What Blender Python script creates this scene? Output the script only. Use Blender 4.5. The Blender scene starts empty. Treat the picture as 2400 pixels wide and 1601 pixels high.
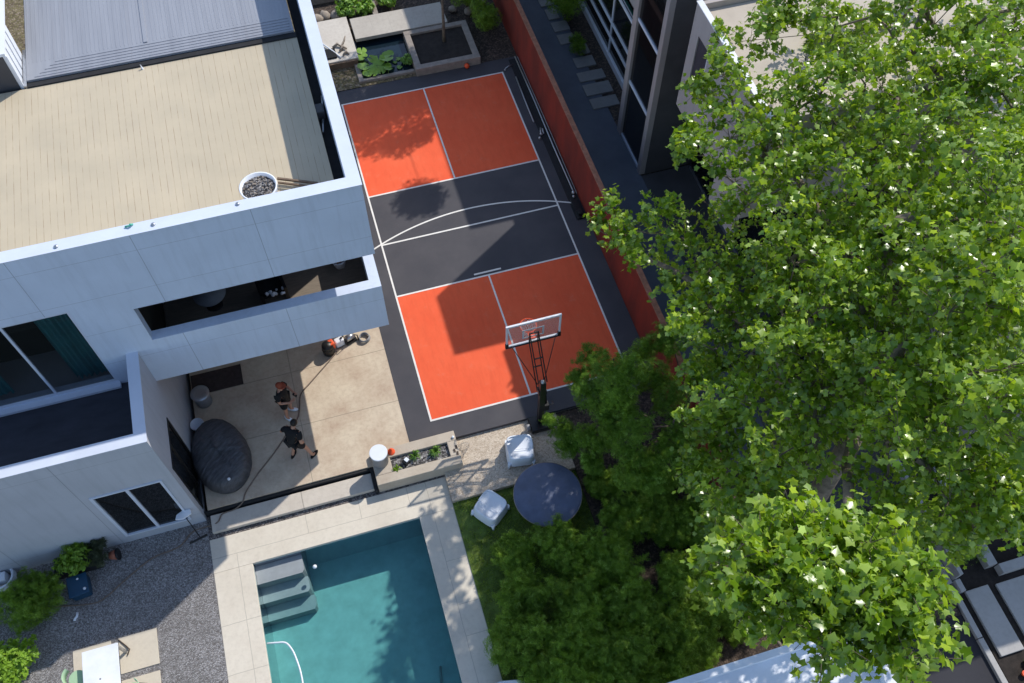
import bpy, bmesh, math, random
import numpy as np
from mathutils import Vector, Matrix
R = math.radians
PI = math.pi
scene = bpy.context.scene
COL = scene.collection

# ------------------------------------------------------------------ camera
CAM_R = (0.552274769, -0.006, -0.289992528)
CAM_C = (-1.38927564, -12.4228647, 24.4013309)
CAM_F = 2178.62374          # focal length in pixels of a 2400 px wide picture
cam_data = bpy.data.cameras.new('camera')
cam = bpy.data.objects.new('camera', cam_data)
COL.objects.link(cam)
cam.location = CAM_C
cam.rotation_euler = CAM_R
cam_data.sensor_width = 36.0
cam_data.lens = 36.0 * CAM_F / 2400.0
cam_data.clip_start = 0.5
cam_data.clip_end = 1500
scene.camera = cam

# ------------------------------------------------------------------ sky + sun
SUN = Vector((0.84, 0.55, 1.0)).normalized()
elev = math.asin(SUN.z)
azim = math.atan2(SUN.x, SUN.y)
w = bpy.data.worlds.new('World')
scene.world = w
w.use_nodes = True
nt = w.node_tree
bgn = nt.nodes['Background']
sky = nt.nodes.new('ShaderNodeTexSky')
sky.sky_type = 'NISHITA'
sky.sun_disc = False
sky.sun_elevation = elev
sky.sun_rotation = azim
sky.air_density = 1.0
sky.dust_density = 0.6
nt.links.new(sky.outputs[0], bgn.inputs[0])
bgn.inputs[1].default_value = 0.15
sl = bpy.data.lights.new('sun', 'SUN')
sl.energy = 3.0
sl.angle = R(0.55)
sl.color = (1.0, 0.95, 0.87)
sun = bpy.data.objects.new('sun', sl)
COL.objects.link(sun)
sun.rotation_euler = SUN.to_track_quat('Z', 'Y').to_euler()
sun.location = (20, 15, 40)
scene.view_settings.view_transform = 'Standard'
scene.view_settings.look = 'None'
scene.view_settings.exposure = 0.45
scene.view_settings.gamma = 1.0
scene.cycles.max_bounces = 8
scene.cycles.transparent_max_bounces = 12

# ------------------------------------------------------------------ helpers
RM = Matrix.Rotation(CAM_R[2], 3, 'Z') @ Matrix.Rotation(CAM_R[1], 3, 'Y') @ Matrix.Rotation(CAM_R[0], 3, 'X')
def at(px, py, z):
    """surveyed point: photo pixel (2400 wide) read at a known height z"""
    d = RM @ Vector(((px - 1200) / CAM_F, -(py - 800.5) / CAM_F, -1.0))
    t = (z - CAM_C[2]) / d.z
    return Vector(CAM_C) + d * t

class MB:
    def __init__(s):
        s.v = []; s.f = []; s.m = []; s.sm = []
    def add(s, vs, fs, m=0, smooth=False):
        o = len(s.v)
        s.v += [tuple(p) for p in vs]
        for f in fs:
            s.f.append([o + i for i in f]); s.m.append(m); s.sm.append(smooth)
        return s
    def box(s, x0, x1, y0, y1, z0, z1, m=0, M=None):
        x0, x1 = min(x0, x1), max(x0, x1); y0, y1 = min(y0, y1), max(y0, y1); z0, z1 = min(z0, z1), max(z0, z1)
        vs = [Vector(p) for p in ((x0,y0,z0),(x1,y0,z0),(x1,y1,z0),(x0,y1,z0),(x0,y0,z1),(x1,y0,z1),(x1,y1,z1),(x0,y1,z1))]
        if M is not None: vs = [M @ p for p in vs]
        return s.add(vs, [(0,3,2,1),(4,5,6,7),(0,1,5,4),(1,2,6,5),(2,3,7,6),(3,0,4,7)], m)
    def prism(s, pts, z0, z1, m=0, smooth=False):
        n = len(pts)
        vs = [(p[0], p[1], z0) for p in pts] + [(p[0], p[1], z1) for p in pts]
        fs = [tuple(range(n))[::-1], tuple(range(n, 2*n))]
        s.add(vs, fs, m)
        o = len(s.v) - 2*n
        for i in range(n):
            j = (i+1) % n
            s.f.append([o+i, o+j, o+n+j, o+n+i]); s.m.append(m); s.sm.append(smooth)
        return s
    def quad(s, pts, m=0):
        return s.add(pts, [tuple(range(len(pts)))], m)
    def tube(s, pts, rad, n=8, m=0, cap=True, smooth=True):
        pts = [Vector(p) for p in pts]
        if not isinstance(rad, (list, tuple)): rad = [rad] * len(pts)
        vs = []; u = None
        for i, p in enumerate(pts):
            a = pts[max(i-1, 0)]; b = pts[min(i+1, len(pts)-1)]
            t = (b - a)
            if t.length < 1e-9: t = Vector((0,0,1))
            t.normalize()
            if u is None:
                u = t.orthogonal().normalized()
            else:
                u = (u - t * u.dot(t))
                u = u.normalized() if u.length > 1e-6 else t.orthogonal().normalized()
            q = t.cross(u)
            for k in range(n):
                an = 2*PI*k/n
                vs.append(p + (u*math.cos(an) + q*math.sin(an)) * rad[i])
        fs = []
        for i in range(len(pts)-1):
            for k in range(n):
                k2 = (k+1) % n
                fs.append((i*n+k, i*n+k2, (i+1)*n+k2, (i+1)*n+k))
        s.add(vs, fs, m, smooth)
        if cap:
            o = len(s.v) - len(vs)
            s.f.append([o+k for k in range(n)][::-1]); s.m.append(m); s.sm.append(False)
            s.f.append([o+(len(pts)-1)*n+k for k in range(n)]); s.m.append(m); s.sm.append(False)
        return s
    def lathe(s, prof, c=(0,0,0), n=28, m=0, smooth=True, sx=1, sy=1, rot=0):
        vs = []
        for r, z in prof:
            for k in range(n):
                an = 2*PI*k/n
                x = r*sx*math.cos(an); y = r*sy*math.sin(an)
                vs.append((c[0] + x*math.cos(rot) - y*math.sin(rot), c[1] + x*math.sin(rot) + y*math.cos(rot), c[2]+z))
        fs = []
        for i in range(len(prof)-1):
            for k in range(n):
                k2 = (k+1) % n
                fs.append((i*n+k, i*n+k2, (i+1)*n+k2, (i+1)*n+k))
        s.add(vs, fs, m, smooth)
        o = len(s.v) - len(vs)
        if prof[0][0] > 1e-5:
            s.f.append([o+k for k in range(n)][::-1]); s.m.append(m); s.sm.append(False)
        if prof[-1][0] > 1e-5:
            s.f.append([o+(len(prof)-1)*n+k for k in range(n)]); s.m.append(m); s.sm.append(False)
        return s
    def ball(s, c, r, n=12, k=8, m=0, sc=(1,1,1), jit=0, rng=None, smooth=True):
        vs = []; fs = []
        for i in range(k+1):
            th = PI*i/k
            for j in range(n):
                ph = 2*PI*j/n
                q = r * (1 + (rng.uniform(-jit, jit) if jit and 0 < i < k else 0))
                vs.append((c[0]+q*sc[0]*math.sin(th)*math.cos(ph), c[1]+q*sc[1]*math.sin(th)*math.sin(ph), c[2]+q*sc[2]*math.cos(th)))
        for i in range(k):
            for j in range(n):
                j2 = (j+1) % n
                fs.append((i*n+j, (i+1)*n+j, (i+1)*n+j2, i*n+j2))
        return s.add(vs, fs, m, smooth)
    def build(s, name, mats, parent=None, bevel=0.0, seg=2, merge=False, loc=None):
        me = bpy.data.meshes.new(name)
        me.from_pydata([tuple(p) for p in s.v], [], s.f)
        if not isinstance(mats, (list, tuple)): mats = [mats]
        for q in mats: me.materials.append(q)
        me.polygons.foreach_set('material_index', s.m)
        me.polygons.foreach_set('use_smooth', s.sm)
        me.update()
        if merge:
            b = bmesh.new(); b.from_mesh(me)
            bmesh.ops.remove_doubles(b, verts=b.verts, dist=1e-5)
            bmesh.ops.recalc_face_normals(b, faces=b.faces)
            b.to_mesh(me); b.free()
        o = bpy.data.objects.new(name, me)
        COL.objects.link(o)
        if parent is not None: o.parent = parent
        if loc is not None: o.location = loc
        if bevel:
            md = o.modifiers.new('bevel', 'BEVEL'); md.width = bevel; md.segments = seg; md.limit_method = 'ANGLE'; md.angle_limit = R(35)
        return o

def tag(o, label=None, cat=None, group=None, kind=None):
    if label: o['label'] = label
    if cat: o['category'] = cat
    if group: o['group'] = group
    if kind: o['kind'] = kind
    return o
def empty(name, loc, label, cat, rz=0, group=None):
    o = bpy.data.objects.new(name, None); COL.objects.link(o)
    o.location = loc; o.rotation_euler = (0, 0, rz); o.empty_display_size = 0.2
    return tag(o, label, cat, group)
def struct(o):
    o['kind'] = 'structure'; return o
def copy_tree(o, parent=None):
    c = o.copy(); COL.objects.link(c)
    if parent is not None: c.parent = parent
    for ch in list(o.children): copy_tree(ch, c)
    return c

# ------------------------------------------------------------------ materials
class NT:
    def __init__(s, name):
        s.mat = bpy.data.materials.new(name); s.mat.use_nodes = True
        s.t = s.mat.node_tree; s.b = s.t.nodes['Principled BSDF']; s.out = s.t.nodes['Material Output']
    def n(s, typ, **k):
        q = s.t.nodes.new(typ)
        for a, v in k.items():
            if a.startswith('i_'):
                key = a[2:]
                q.inputs[int(key) if key.isdigit() else key].default_value = v
            else: setattr(q, a, v)
        return q
    def l(s, a, b): s.t.links.new(a, b)
    def pos(s):
        g = s.n('ShaderNodeNewGeometry'); return g.outputs['Position']
    def noise(s, scale, detail=4, rough=.6, vec=None, stretch=None):
        v = vec if vec is not None else s.pos()
        if stretch:
            mp = s.n('ShaderNodeMapping'); mp.inputs['Scale'].default_value = stretch
            s.l(v, mp.inputs[0]); v = mp.outputs[0]
        q = s.n('ShaderNodeTexNoise'); q.inputs['Scale'].default_value = scale
        q.inputs['Detail'].default_value = detail; q.inputs['Roughness'].default_value = rough
        s.l(v, q.inputs['Vector']); return q.outputs['Fac']
    def ramp(s, fac, stops):
        q = s.n('ShaderNodeValToRGB'); s.l(fac, q.inputs[0])
        cr = q.color_ramp
        while len(cr.elements) > len(stops): cr.elements.remove(cr.elements[-1])
        while len(cr.elements) < len(stops): cr.elements.new(.5)
        for e, (p, c) in zip(cr.elements, stops):
            e.position = p; e.color = c if len(c) == 4 else (*c, 1)
        return q.outputs['Color']
    def math(s, op, a, b=None, c=None):
        q = s.n('ShaderNodeMath', operation=op)
        for i, x in enumerate((a, b, c)):
            if x is None: continue
            if hasattr(x, 'links') or hasattr(x, 'is_output'): s.l(x, q.inputs[i])
            else: q.inputs[i].default_value = x
        return q.outputs[0]
    def mix(s, fac, a, b, mode='MIX'):
        q = s.n('ShaderNodeMix', data_type='RGBA', blend_type=mode)
        for sock, x in ((q.inputs[0], fac), (q.inputs[6], a), (q.inputs[7], b)):
            if hasattr(x, 'is_output'): s.l(x, sock)
            else: sock.default_value = x if not isinstance(x, tuple) or len(x) == 4 else (*x, 1)
        return q.outputs[2]
    def bump(s, h, strength=.3, dist=.01):
        q = s.n('ShaderNodeBump'); q.inputs['Strength'].default_value = strength; q.inputs['Distance'].default_value = dist
        s.l(h, q.inputs['Height']); s.l(q.outputs[0], s.b.inputs['Normal'])
    def col(s, c): s.l(c, s.b.inputs['Base Color'])
    def xyz(s):
        q = s.n('ShaderNodeSeparateXYZ'); s.l(s.pos(), q.inputs[0]); return q.outputs
    def lines(s, coord, x0, pitch, wd):
        """1 on thin lines every pitch metres"""
        a = s.math('SUBTRACT', coord, x0)
        a = s.math('DIVIDE', a, pitch)
        a = s.math('FRACT', a)
        a = s.math('SUBTRACT', a, .5); a = s.math('ABSOLUTE', a)
        return s.math('GREATER_THAN', a, .5 - wd / pitch / 2)

def mat(name, c, rough=.7, var=.12, scale=2.0, bump=0.0, bscale=60, spec=.4, metal=0.0, speck=0.0, stretch=None):
    m = NT(name); m.b.inputs['Roughness'].default_value = rough
    m.b.inputs['Specular IOR Level'].default_value = spec; m.b.inputs['Metallic'].default_value = metal
    a = m.noise(scale, 5, .65, stretch=stretch)
    lo = tuple(max(0, x*(1-var)) for x in c); hi = tuple(min(1, x*(1+var)) for x in c)
    cc = m.ramp(a, [(.3, lo), (.7, hi)])
    if speck:
        b = m.noise(bscale, 2, .7)
        cc = m.mix(m.ramp(b, [(.35, (0,0,0)), (.65, (1,1,1))]), cc, tuple(x*(1-speck) for x in c))
    m.col(cc)
    if bump: m.bump(m.noise(bscale, 4), bump, .01)
    return m.mat

def plaster(name, c, joints=True, x0=-0.47, pitch=2.525, vert='X', z0=8.47, zp=1.295):
    m = NT(name); m.b.inputs['Roughness'].default_value = .75; m.b.inputs['Specular IOR Level'].default_value = .3
    a = m.noise(.8, 5, .6); st = m.noise(1.2, 4, .6, stretch=(6, 6, .5))
    base = m.ramp(a, [(.3, tuple(x*.93 for x in c)), (.7, tuple(x*1.04 for x in c))])
    base = m.mix(m.ramp(st, [(.48, (0,0,0)), (.75, (.5,.5,.5))]), base, tuple(x*.80 for x in c))
    if joints:
        q = m.xyz()
        l = m.math('MAXIMUM', m.lines(q[vert], x0, pitch, .016), m.lines(q['Z'], z0, zp, .010))
        g = m.n('ShaderNodeNewGeometry'); sn = m.n('ShaderNodeSeparateXYZ'); m.l(g.outputs['True Normal'], sn.inputs[0])
        side = m.math('GREATER_THAN', m.math('ABSOLUTE', sn.outputs['Y' if vert == 'X' else 'X']), .7)
        l = m.math('MULTIPLY', m.math('MULTIPLY', l, side), .55)
        base = m.mix(l, base, tuple(x*.30 for x in c))
    m.col(base); m.bump(m.noise(90, 3), .12, .004)
    return m.mat

M = {}
M['plaster'] = plaster('white_plaster', (.61, .675, .80))
M['plaster_low'] = plaster('grey_plaster', (.46, .475, .52), x0=-8.98, pitch=2.6, z0=4.3, zp=4.0)
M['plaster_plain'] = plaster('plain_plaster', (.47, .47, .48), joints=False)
M['cap'] = mat('parapet_cap', (.60, .645, .74), .45, .05, 1.5, spec=.5)
M['neigh'] = plaster('neighbour_plaster', (.42, .375, .36), joints=False)
M['neigh_post'] = mat('taupe_frame', (.36, .32, .31), .5, .08, 1)
M['neigh_dark'] = mat('dark_render', (.075, .072, .075), .7, .2, 1)
M['neigh_roof'] = mat('sand_membrane', (.48, .42, .35), .8, .1, 1.2, .15, 40)
M['white_metal'] = mat('white_metal', (.72, .74, .78), .35, .04, 2, spec=.5)
M['white_roof'] = mat('white_roof', (.74, .76, .80), .6, .13, 1.1, .1, 30)
M['black'] = mat('black_metal', (.012, .012, .013), .4, .2, 5)
M['black_soft'] = mat('black_cloth', (.010, .010, .011), .9, .2, 8)
M['black_matte'] = mat('dark_gap', (.018, .018, .020), .8, .3, 4)
M['white_plastic'] = mat('white_plastic', (.74, .77, .82), .38, .04, 4, spec=.5)
M['orange'] = mat('orange_plastic', (.80, .10, .03), .45, .08, 6)
M['silver'] = mat('brushed_metal', (.45, .46, .48), .32, .08, 20, metal=.8)
M['grey_plastic'] = mat('grey_plastic', (.28, .28, .29), .5, .1, 5)
M['terracotta'] = mat('terracotta', (.35, .12, .07), .7, .15, 12)
M['blue_plastic'] = mat('petrol_blue_plastic', (.012, .055, .11), .4, .1, 5)
M['hose'] = mat('brown_rubber', (.17, .125, .095), .55, .2, 9)
M['hose_dark'] = mat('dark_rubber', (.02, .02, .022), .5, .2, 9)
M['skin'] = mat('skin', (.50, .26, .17), .5, .08, 20)
M['mat'] = mat('brown_mat', (.055, .038, .034), .9, .3, 8)
M['hair'] = mat('dark_hair', (.015, .011, .009), .6, .2, 80)
M['cap_cloth'] = mat('rust_cap', (.30, .065, .03), .85, .15, 30)
M['bark'] = mat('mottled_bark', (.17, .135, .10), .8, .45, 6, .4, 25)
M['bark_dark'] = mat('dark_bark', (.09, .065, .05), .85, .3, 9, .4, 30)
M['soil'] = mat('dark_soil', (.028, .022, .019), .95, .4, 5, .7, 45)
M['stone_edge'] = mat('weathered_edging', (.27, .23, .20), .8, .2, 6, .3, 60)
M['timber'] = mat('weathered_timber', (.16, .11, .075), .8, .35, 6, .3, 50)
M['rock'] = mat('boulder', (.30, .25, .20), .85, .3, 8, .6, 30)

def concrete(name, c, stain, sc=1.6, amt=.5, jx=(), jy=(), jc=.45, gap=.014, fine=.1):
    m = NT(name); m.b.inputs['Roughness'].default_value = .78; m.b.inputs['Specular IOR Level'].default_value = .3
    a = m.noise(sc, 6, .68); b = m.noise(9, 4, .7); f = m.noise(130, 2, .7)
    base = m.ramp(a, [(.28, stain), (.42, tuple((x+y)/2 for x, y in zip(c, stain))), (.62, c)])
    base = m.mix(amt, c, base)
    base = m.mix(m.ramp(b, [(.45, (0,0,0)), (.75, (.30,.30,.30))]), base, tuple(x*.72 for x in stain))
    base = m.mix(m.ramp(f, [(.3, (0,0,0)), (.7, (fine*3,)*3)]), base, tuple(x*.75 for x in c))
    q = m.xyz(); l = None
    wob = m.math('MULTIPLY', m.math('SUBTRACT', m.noise(3, 3), .5), .03)
    for ax, vals in (('X', jx), ('Y', jy)):
        for v in vals:
            rng_ = None
            if isinstance(v, tuple): v, oax, lo, hi = v
            else: oax = None
            d = m.math('ABSOLUTE', m.math('ADD', m.math('SUBTRACT', q[ax], v), wob))
            k = m.math('LESS_THAN', d, gap)
            if oax:
                k = m.math('MULTIPLY', k, m.math('GREATER_THAN', q[oax], lo)); k = m.math('MULTIPLY', k, m.math('LESS_THAN', q[oax], hi))
            l = k if l is None else m.math('MAXIMUM', l, k)
    if l is not None:
        base = m.mix(m.math('MULTIPLY', l, .75), base, tuple(x*jc for x in c))
    m.col(base); m.bump(m.noise(70, 4), .2, .006)
    return m.mat
M['patio'] = concrete('stained_concrete', (.63, .535, .405), (.34, .21, .145), 1.0, .85, jx=(-3.66,), jy=(.93, 2.78), gap=.012)
M['step'] = concrete('step_concrete', (.60, .54, .46), (.42, .36, .30), 1.3, .5, jx=(-4.05,))
M['deckpave'] = concrete('pale_paving', (.69, .625, .52), (.56, .49, .395), 1.0, .7, jx=((-6.05,'Y',-30,-2.26), (-4.07,'Y',-2.25,-1.6), (-2.57,'Y',-2.25,-1.6), (-1.18,'Y',-2.25,-1.6), (-.63,'Y',-30,-1.6)), jy=(-2.26, (-4.12,'X',-.63,1), (-4.15,'X',-9,-5.6), (-5.45,'X',-9,-5.6), (-5.35,'X',-.63,1), (-6.2,'X',-.63,1)), gap=.008, jc=.55)
M['slab'] = concrete('cream_slab', (.62, .55, .44), (.54, .47, .37), 1.5, .4)
M['pond_slab'] = concrete('pond_slab', (.60, .55, .48), (.40, .34, .29), 1.0, .5)
M['walk'] = concrete('boarded_concrete', (.50, .46, .40), (.33, .28, .24), .9, .6, jx=(1.9, 2.6, 3.3, 4.0), gap=.006, jc=.7)
M['paver'] = concrete('neighbour_paver', (.28, .27, .26), (.20, .19, .185), 1.8, .7)
M['kerb'] = concrete('grey_kerb', (.44, .43, .42), (.33, .315, .30), 2, .6)
M['planter'] = concrete('sandy_planter', (.53, .46, .37), (.36, .28, .21), 2.2, .6)

def asphalt(name, c, patch, fine=.25, rough=.85, bump=.3):
    m = NT(name); m.b.inputs['Roughness'].default_value = rough; m.b.inputs['Specular IOR Level'].default_value = .25
    a = m.noise(.7, 6, .6); f = m.noise(160, 2, .8)
    base = m.ramp(a, [(.35, c), (.7, patch)])
    base = m.mix(m.ramp(f, [(.3, (0,0,0)), (.7, (fine,)*3)]), base, tuple(x*1.9 for x in c))
    m.col(base); m.bump(f, bump, .004)
    return m.mat
M['asphalt'] = asphalt('court_asphalt', (.056, .055, .063), (.082, .078, .084), bump=.35)
M['drive'] = asphalt('dark_drive', (.030, .030, .036), (.042, .042, .050))
M['path'] = asphalt('side_path', (.085, .092, .115), (.125, .14, .17))
def paint(name, c, c2):
    m = NT(name); m.b.inputs['Roughness'].default_value = .72; m.b.inputs['Specular IOR Level'].default_value = .2
    a = m.noise(.55, 6, .65); g = m.noise(6, 5, .7, stretch=(1, .25, 1)); f = m.noise(150, 2)
    base = m.ramp(a, [(.35, c), (.65, c2)])
    base = m.mix(m.ramp(g, [(.45, (0,0,0)), (.8, (.5,.5,.5))]), base, tuple(x*.80 for x in c))
    sc_ = m.noise(2.2, 8, .8); base = m.mix(m.ramp(sc_, [(.56, (0,0,0)), (.72, (.22,.22,.22))]), base, (.55, .30, .22))
    m.col(base); m.bump(f, .25, .003)
    return m.mat
M['red'] = paint('orange_red_court_paint', (.76, .105, .040), (.80, .130, .052))
M['line'] = mat('white_line_paint', (.72, .70, .66), .6, .10, 3, .1, 90)
M['bordeaux'] = NT('rust_red_fence_paint').mat
def fence_mat():
    m = NT('rust_red_wall'); m.b.inputs['Roughness'].default_value = .7
    a = m.noise(1.3, 5, .6, stretch=(1, 1, .35)); b = m.noise(7, 4, .7)
    base = m.ramp(a, [(.35, (.12, .014, .008)), (.62, (.22, .022, .010))])
    base = m.mix(m.ramp(b, [(.5, (0,0,0)), (.8, (.5,.5,.5))]), base, (.16, .03, .018))
    m.col(base); m.bump(b, .15, .01); return m.mat
M['fence'] = fence_mat()
M['fence_cap'] = mat('weathered_fence_top', (.33, .14, .085), .8, .3, 8)
def gravel(name, stops, sc=38, bump=1.0, dk=.5):
    m = NT(name); m.b.inputs['Roughness'].default_value = .9
    v = m.n('ShaderNodeTexVoronoi', feature='F1'); v.inputs['Scale'].default_value = sc; m.l(m.pos(), v.inputs['Vector'])
    sp = m.n('ShaderNodeSeparateColor'); m.l(v.outputs['Color'], sp.inputs[0])
    base = m.ramp(sp.outputs[0], stops)
    big = m.noise(2.2, 5, .7)
    base = m.mix(m.ramp(big, [(.45, (0,0,0)), (.7, (.45,.45,.45))]), base, stops[0][1])
    d = m.ramp(v.outputs['Distance'], [(0.15, (1,1,1)), (.6, (.25,.25,.25))])
    m.col(m.mix(dk, base, m.mix(1.0, base, d, 'MULTIPLY')))
    m.bump(m.math('SUBTRACT', 1.0, v.outputs['Distance']), bump, .02)
    return m.mat
M['gravel'] = gravel('grey_gravel', [(.0, (.16, .145, .135)), (.5, (.32, .305, .30)), (1.0, (.52, .50, .50))])
M['gravel_dark'] = gravel('channel_gravel', [(.0, (.06, .052, .05)), (.6, (.20, .17, .16)), (1.0, (.40, .36, .33))], 30)
M['sand'] = gravel('sandy_mulch', [(.0, (.44, .35, .26)), (.4, (.60, .50, .39)), (1.0, (.72, .62, .50))], 30, .35, .25)
M['moss'] = gravel('mossy_ground', [(.0, (.12, .085, .05)), (.5, (.20, .17, .07)), (1.0, (.32, .25, .18))], 14, .7)
M['pebble'] = gravel('pebble_fill', [(.0, (.03, .028, .028)), (.5, (.16, .15, .15)), (1.0, (.55, .53, .52))], 22)
M['mulch'] = gravel('dark_mulch', [(.0, (.035, .025, .02)), (.6, (.085, .06, .045)), (1.0, (.17, .12, .09))], 18, .8)  # dark brown mulch grains
M['turf'] = mat('lawn_base', (.10, .15, .028), .9, .5, 2.5, .6, 50)
M['groundc'] = mat('ground_earth', (.07, .06, .045), .95, .35, .8, .5, 20)
M['pool_floor'] = mat('pool_render', (.44, .56, .56), .8, .12, 2.6)
M['pool_step'] = mat('pool_step', (.40, .385, .41), .8, .1, 4)

def deck_mat():
    m = NT('beige_tray_roof'); m.b.inputs['Roughness'].default_value = .62; m.b.inputs['Specular IOR Level'].default_value = .35
    q = m.xyz()
    a = m.noise(.9, 5, .6); st = m.noise(2.5, 5, .7, stretch=(5, .35, 1)); br = m.noise(3.2, 3, .7, stretch=(3, .6, 1))
    c = (.60, .525, .40)
    base = m.ramp(a, [(.3, (.475, .405, .29)), (.7, (.545, .46, .325))])
    base = m.mix(m.ramp(st, [(.5, (0,0,0)), (.85, (.4,.4,.4))]), base, (.45, .39, .31))
    l = m.lines(q['X'], -1.1, .158, .012)
    l = m.math('MULTIPLY', l, m.math('MULTIPLY', m.ramp(br, [(.42, (.12,)*3), (.62, (1,)*3)]), .75))
    base = m.mix(l, base, (.27, .17, .10))
    m.col(base); return m.mat
M['deck'] = deck_mat()
def rib_mat():
    m = NT('grey_ribbed_metal'); m.b.inputs['Roughness'].default_value = .5; m.b.inputs['Metallic'].default_value = .25
    a = m.noise(1.2, 4, .6, stretch=(4, .25, 1)); b = m.noise(.8, 4, .5, stretch=(6, .12, 1))
    base = m.ramp(a, [(.3, (.28, .29, .32)), (.7, (.345, .355, .385))])
    base = m.mix(m.ramp(b, [(.55, (0,0,0)), (.8, (.35,.35,.35))]), base, (.26, .25, .26))
    m.col(base); return m.mat
M['rib'] = rib_mat()
M['low_roof'] = mat('dark_membrane', (.040, .042, .055), .6, .25, 1.2, stretch=(1, 3, 1))

def glass_mat(name, tint=(.02, .022, .02), rough=.03, trans=.35):
    m = NT(name); m.b.inputs['Base Color'].default_value = (*tint, 1); m.b.inputs['Roughness'].default_value = rough
    m.b.inputs['Specular IOR Level'].default_value = .5
    t = m.n('ShaderNodeBsdfTransparent'); mx = m.n('ShaderNodeMixShader'); mx.inputs[0].default_value = trans
    m.l(m.b.outputs[0], mx.inputs[1]); m.l(t.outputs[0], mx.inputs[2]); m.l(mx.outputs[0], m.out.inputs[0])
    return m.mat
M['glass'] = glass_mat('dark_window_glass', trans=.66)
M['glass_dark'] = glass_mat('smoked_glass', (.010, .011, .012), .04, .15)
M['glass_clear'] = glass_mat('clear_acrylic', (.6, .6, .6), .05, .82)
M['curtain'] = mat('teal_curtain', (.06, .34, .38), .8, .15, 3)
M['mint'] = mat('mint_fabric', (.10, .42, .32), .7, .08, 3)
M['mint_pale'] = mat('pale_mint_plastic', (.36, .52, .33), .5, .06, 3)
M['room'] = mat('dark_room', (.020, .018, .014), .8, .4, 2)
M['room_floor'] = mat('balcony_floor', (.20, .165, .13), .7, .2, 4, stretch=(1, 8, 1))  # beige darkened to carry the shade inside the balcony
def cover_mat():
    m = NT('charcoal_cover'); m.b.inputs['Roughness'].default_value = .55
    mp = m.n('ShaderNodeMapping'); mp.inputs['Rotation'].default_value = (0, 0, R(-35)); m.l(m.pos(), mp.inputs[0])
    a = m.noise(3.2, 5, .65, vec=mp.outputs[0], stretch=(1, 5, 1)); c = m.noise(2, 3)
    m.col(m.mix(m.ramp(a, [(.4, (0,0,0)), (.65, (1,1,1))]), (.050, .050, .055), (.10, .10, .112)))
    q = m.n('ShaderNodeBump'); q.inputs['Strength'].default_value = 1.0; q.inputs['Distance'].default_value = .04
    m.l(a, q.inputs['Height']); m.l(q.outputs[0], m.b.inputs['Normal']); return m.mat
M['cover'] = cover_mat()
M['tabletop'] = mat('slate_tabletop', (.095, .115, .18), .45, .22, 2.6, .1, 30)
M['hair_red'] = mat('red_lamp', (.5, .02, .01), .4)

def leaf_mat(name, c1, c2, trans=.35, rough=.42, spec=.5):
    m = NT(name)
    g = m.n('ShaderNodeNewGeometry')
    c = m.ramp(g.outputs['Random Per Island'], [(0.0, c1), (.5, tuple((x+y)/2 for x, y in zip(c1, c2))), (.86, c2), (1.0, tuple(min(1, x*1.35+.10) for x in c2))])  # palest tone puts the glare on sunlit leaves into the colour
    a = m.noise(.9, 3, .5)
    c = m.mix(m.ramp(a, [(.35, (0,0,0)), (.65, (.55,.55,.55))]), c, tuple(x*.62 for x in c1))
    m.col(c); m.b.inputs['Roughness'].default_value = rough; m.b.inputs['Specular IOR Level'].default_value = spec
    t = m.n('ShaderNodeBsdfTranslucent'); tc = m.mix(1.0, c, (1.35, 1.25, .55), 'MULTIPLY'); m.l(tc, t.inputs[0])
    mx = m.n('ShaderNodeMixShader'); mx.inputs[0].default_value = trans
    m.l(m.b.outputs[0], mx.inputs[1]); m.l(t.outputs[0], mx.inputs[2]); m.l(mx.outputs[0], m.out.inputs[0])
    return m.mat
M['leaf'] = leaf_mat('plane_leaf', (.14, .275, .014), (.37, .52, .050), .45, .30, .8)
M['leaf_dark'] = leaf_mat('shrub_leaf', (.125, .245, .016), (.28, .44, .032), .38, .5, .35)
M['needle'] = leaf_mat('conifer_needle', (.095, .205, .014), (.22, .39, .028), .32, .55, .3)
M['leaf_lime'] = leaf_mat('lime_leaf', (.20, .36, .03), (.33, .52, .05), .35, .45, .4)
M['leaf_olive'] = leaf_mat('olive_leaf', (.035, .050, .020), (.085, .10, .045), .2, .6, .3)
M['grass'] = leaf_mat('grass_blade', (.16, .27, .02), (.38, .50, .07), .3, .6, .3)
M['leaf_fern'] = leaf_mat('fern_leaf', (.10, .22, .03), (.22, .38, .07), .3, .5, .4)
M['lily'] = leaf_mat('lily_leaf', (.16, .33, .035), (.30, .48, .06), .25, .4, .5)

def water_mat(name, absorb, dens):
    m = NT(name)
    t = m.n('ShaderNodeBsdfTransparent'); g = m.n('ShaderNodeBsdfGlossy'); g.inputs['Roughness'].default_value = .06
    fr = m.n('ShaderNodeFresnel'); fr.inputs[0].default_value = 1.33
    bp = m.n('ShaderNodeBump'); bp.inputs['Strength'].default_value = .35; bp.inputs['Distance'].default_value = .03
    m.l(m.noise(2.6, 3, .55), bp.inputs['Height']); m.l(bp.outputs[0], g.inputs['Normal'])
    mx = m.n('ShaderNodeMixShader'); m.l(fr.outputs[0], mx.inputs[0]); m.l(t.outputs[0], mx.inputs[1]); m.l(g.outputs[0], mx.inputs[2])
    m.l(mx.outputs[0], m.out.inputs[0])
    va = m.n('ShaderNodeVolumeAbsorption'); va.inputs[0].default_value = (*absorb, 1); va.inputs[1].default_value = dens
    m.l(va.outputs[0], m.out.inputs['Volume'])
    return m.mat
M['water'] = water_mat('pool_water', (.10, .68, .68), .52)
def pond_mat():
    m = NT('pond_water'); m.b.inputs['Base Color'].default_value = (.008, .018, .028, 1); m.b.inputs['Roughness'].default_value = .08
    bp = m.noise(5, 3); m.bump(bp, .2, .02); return m.mat
M['pond'] = pond_mat()

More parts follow.
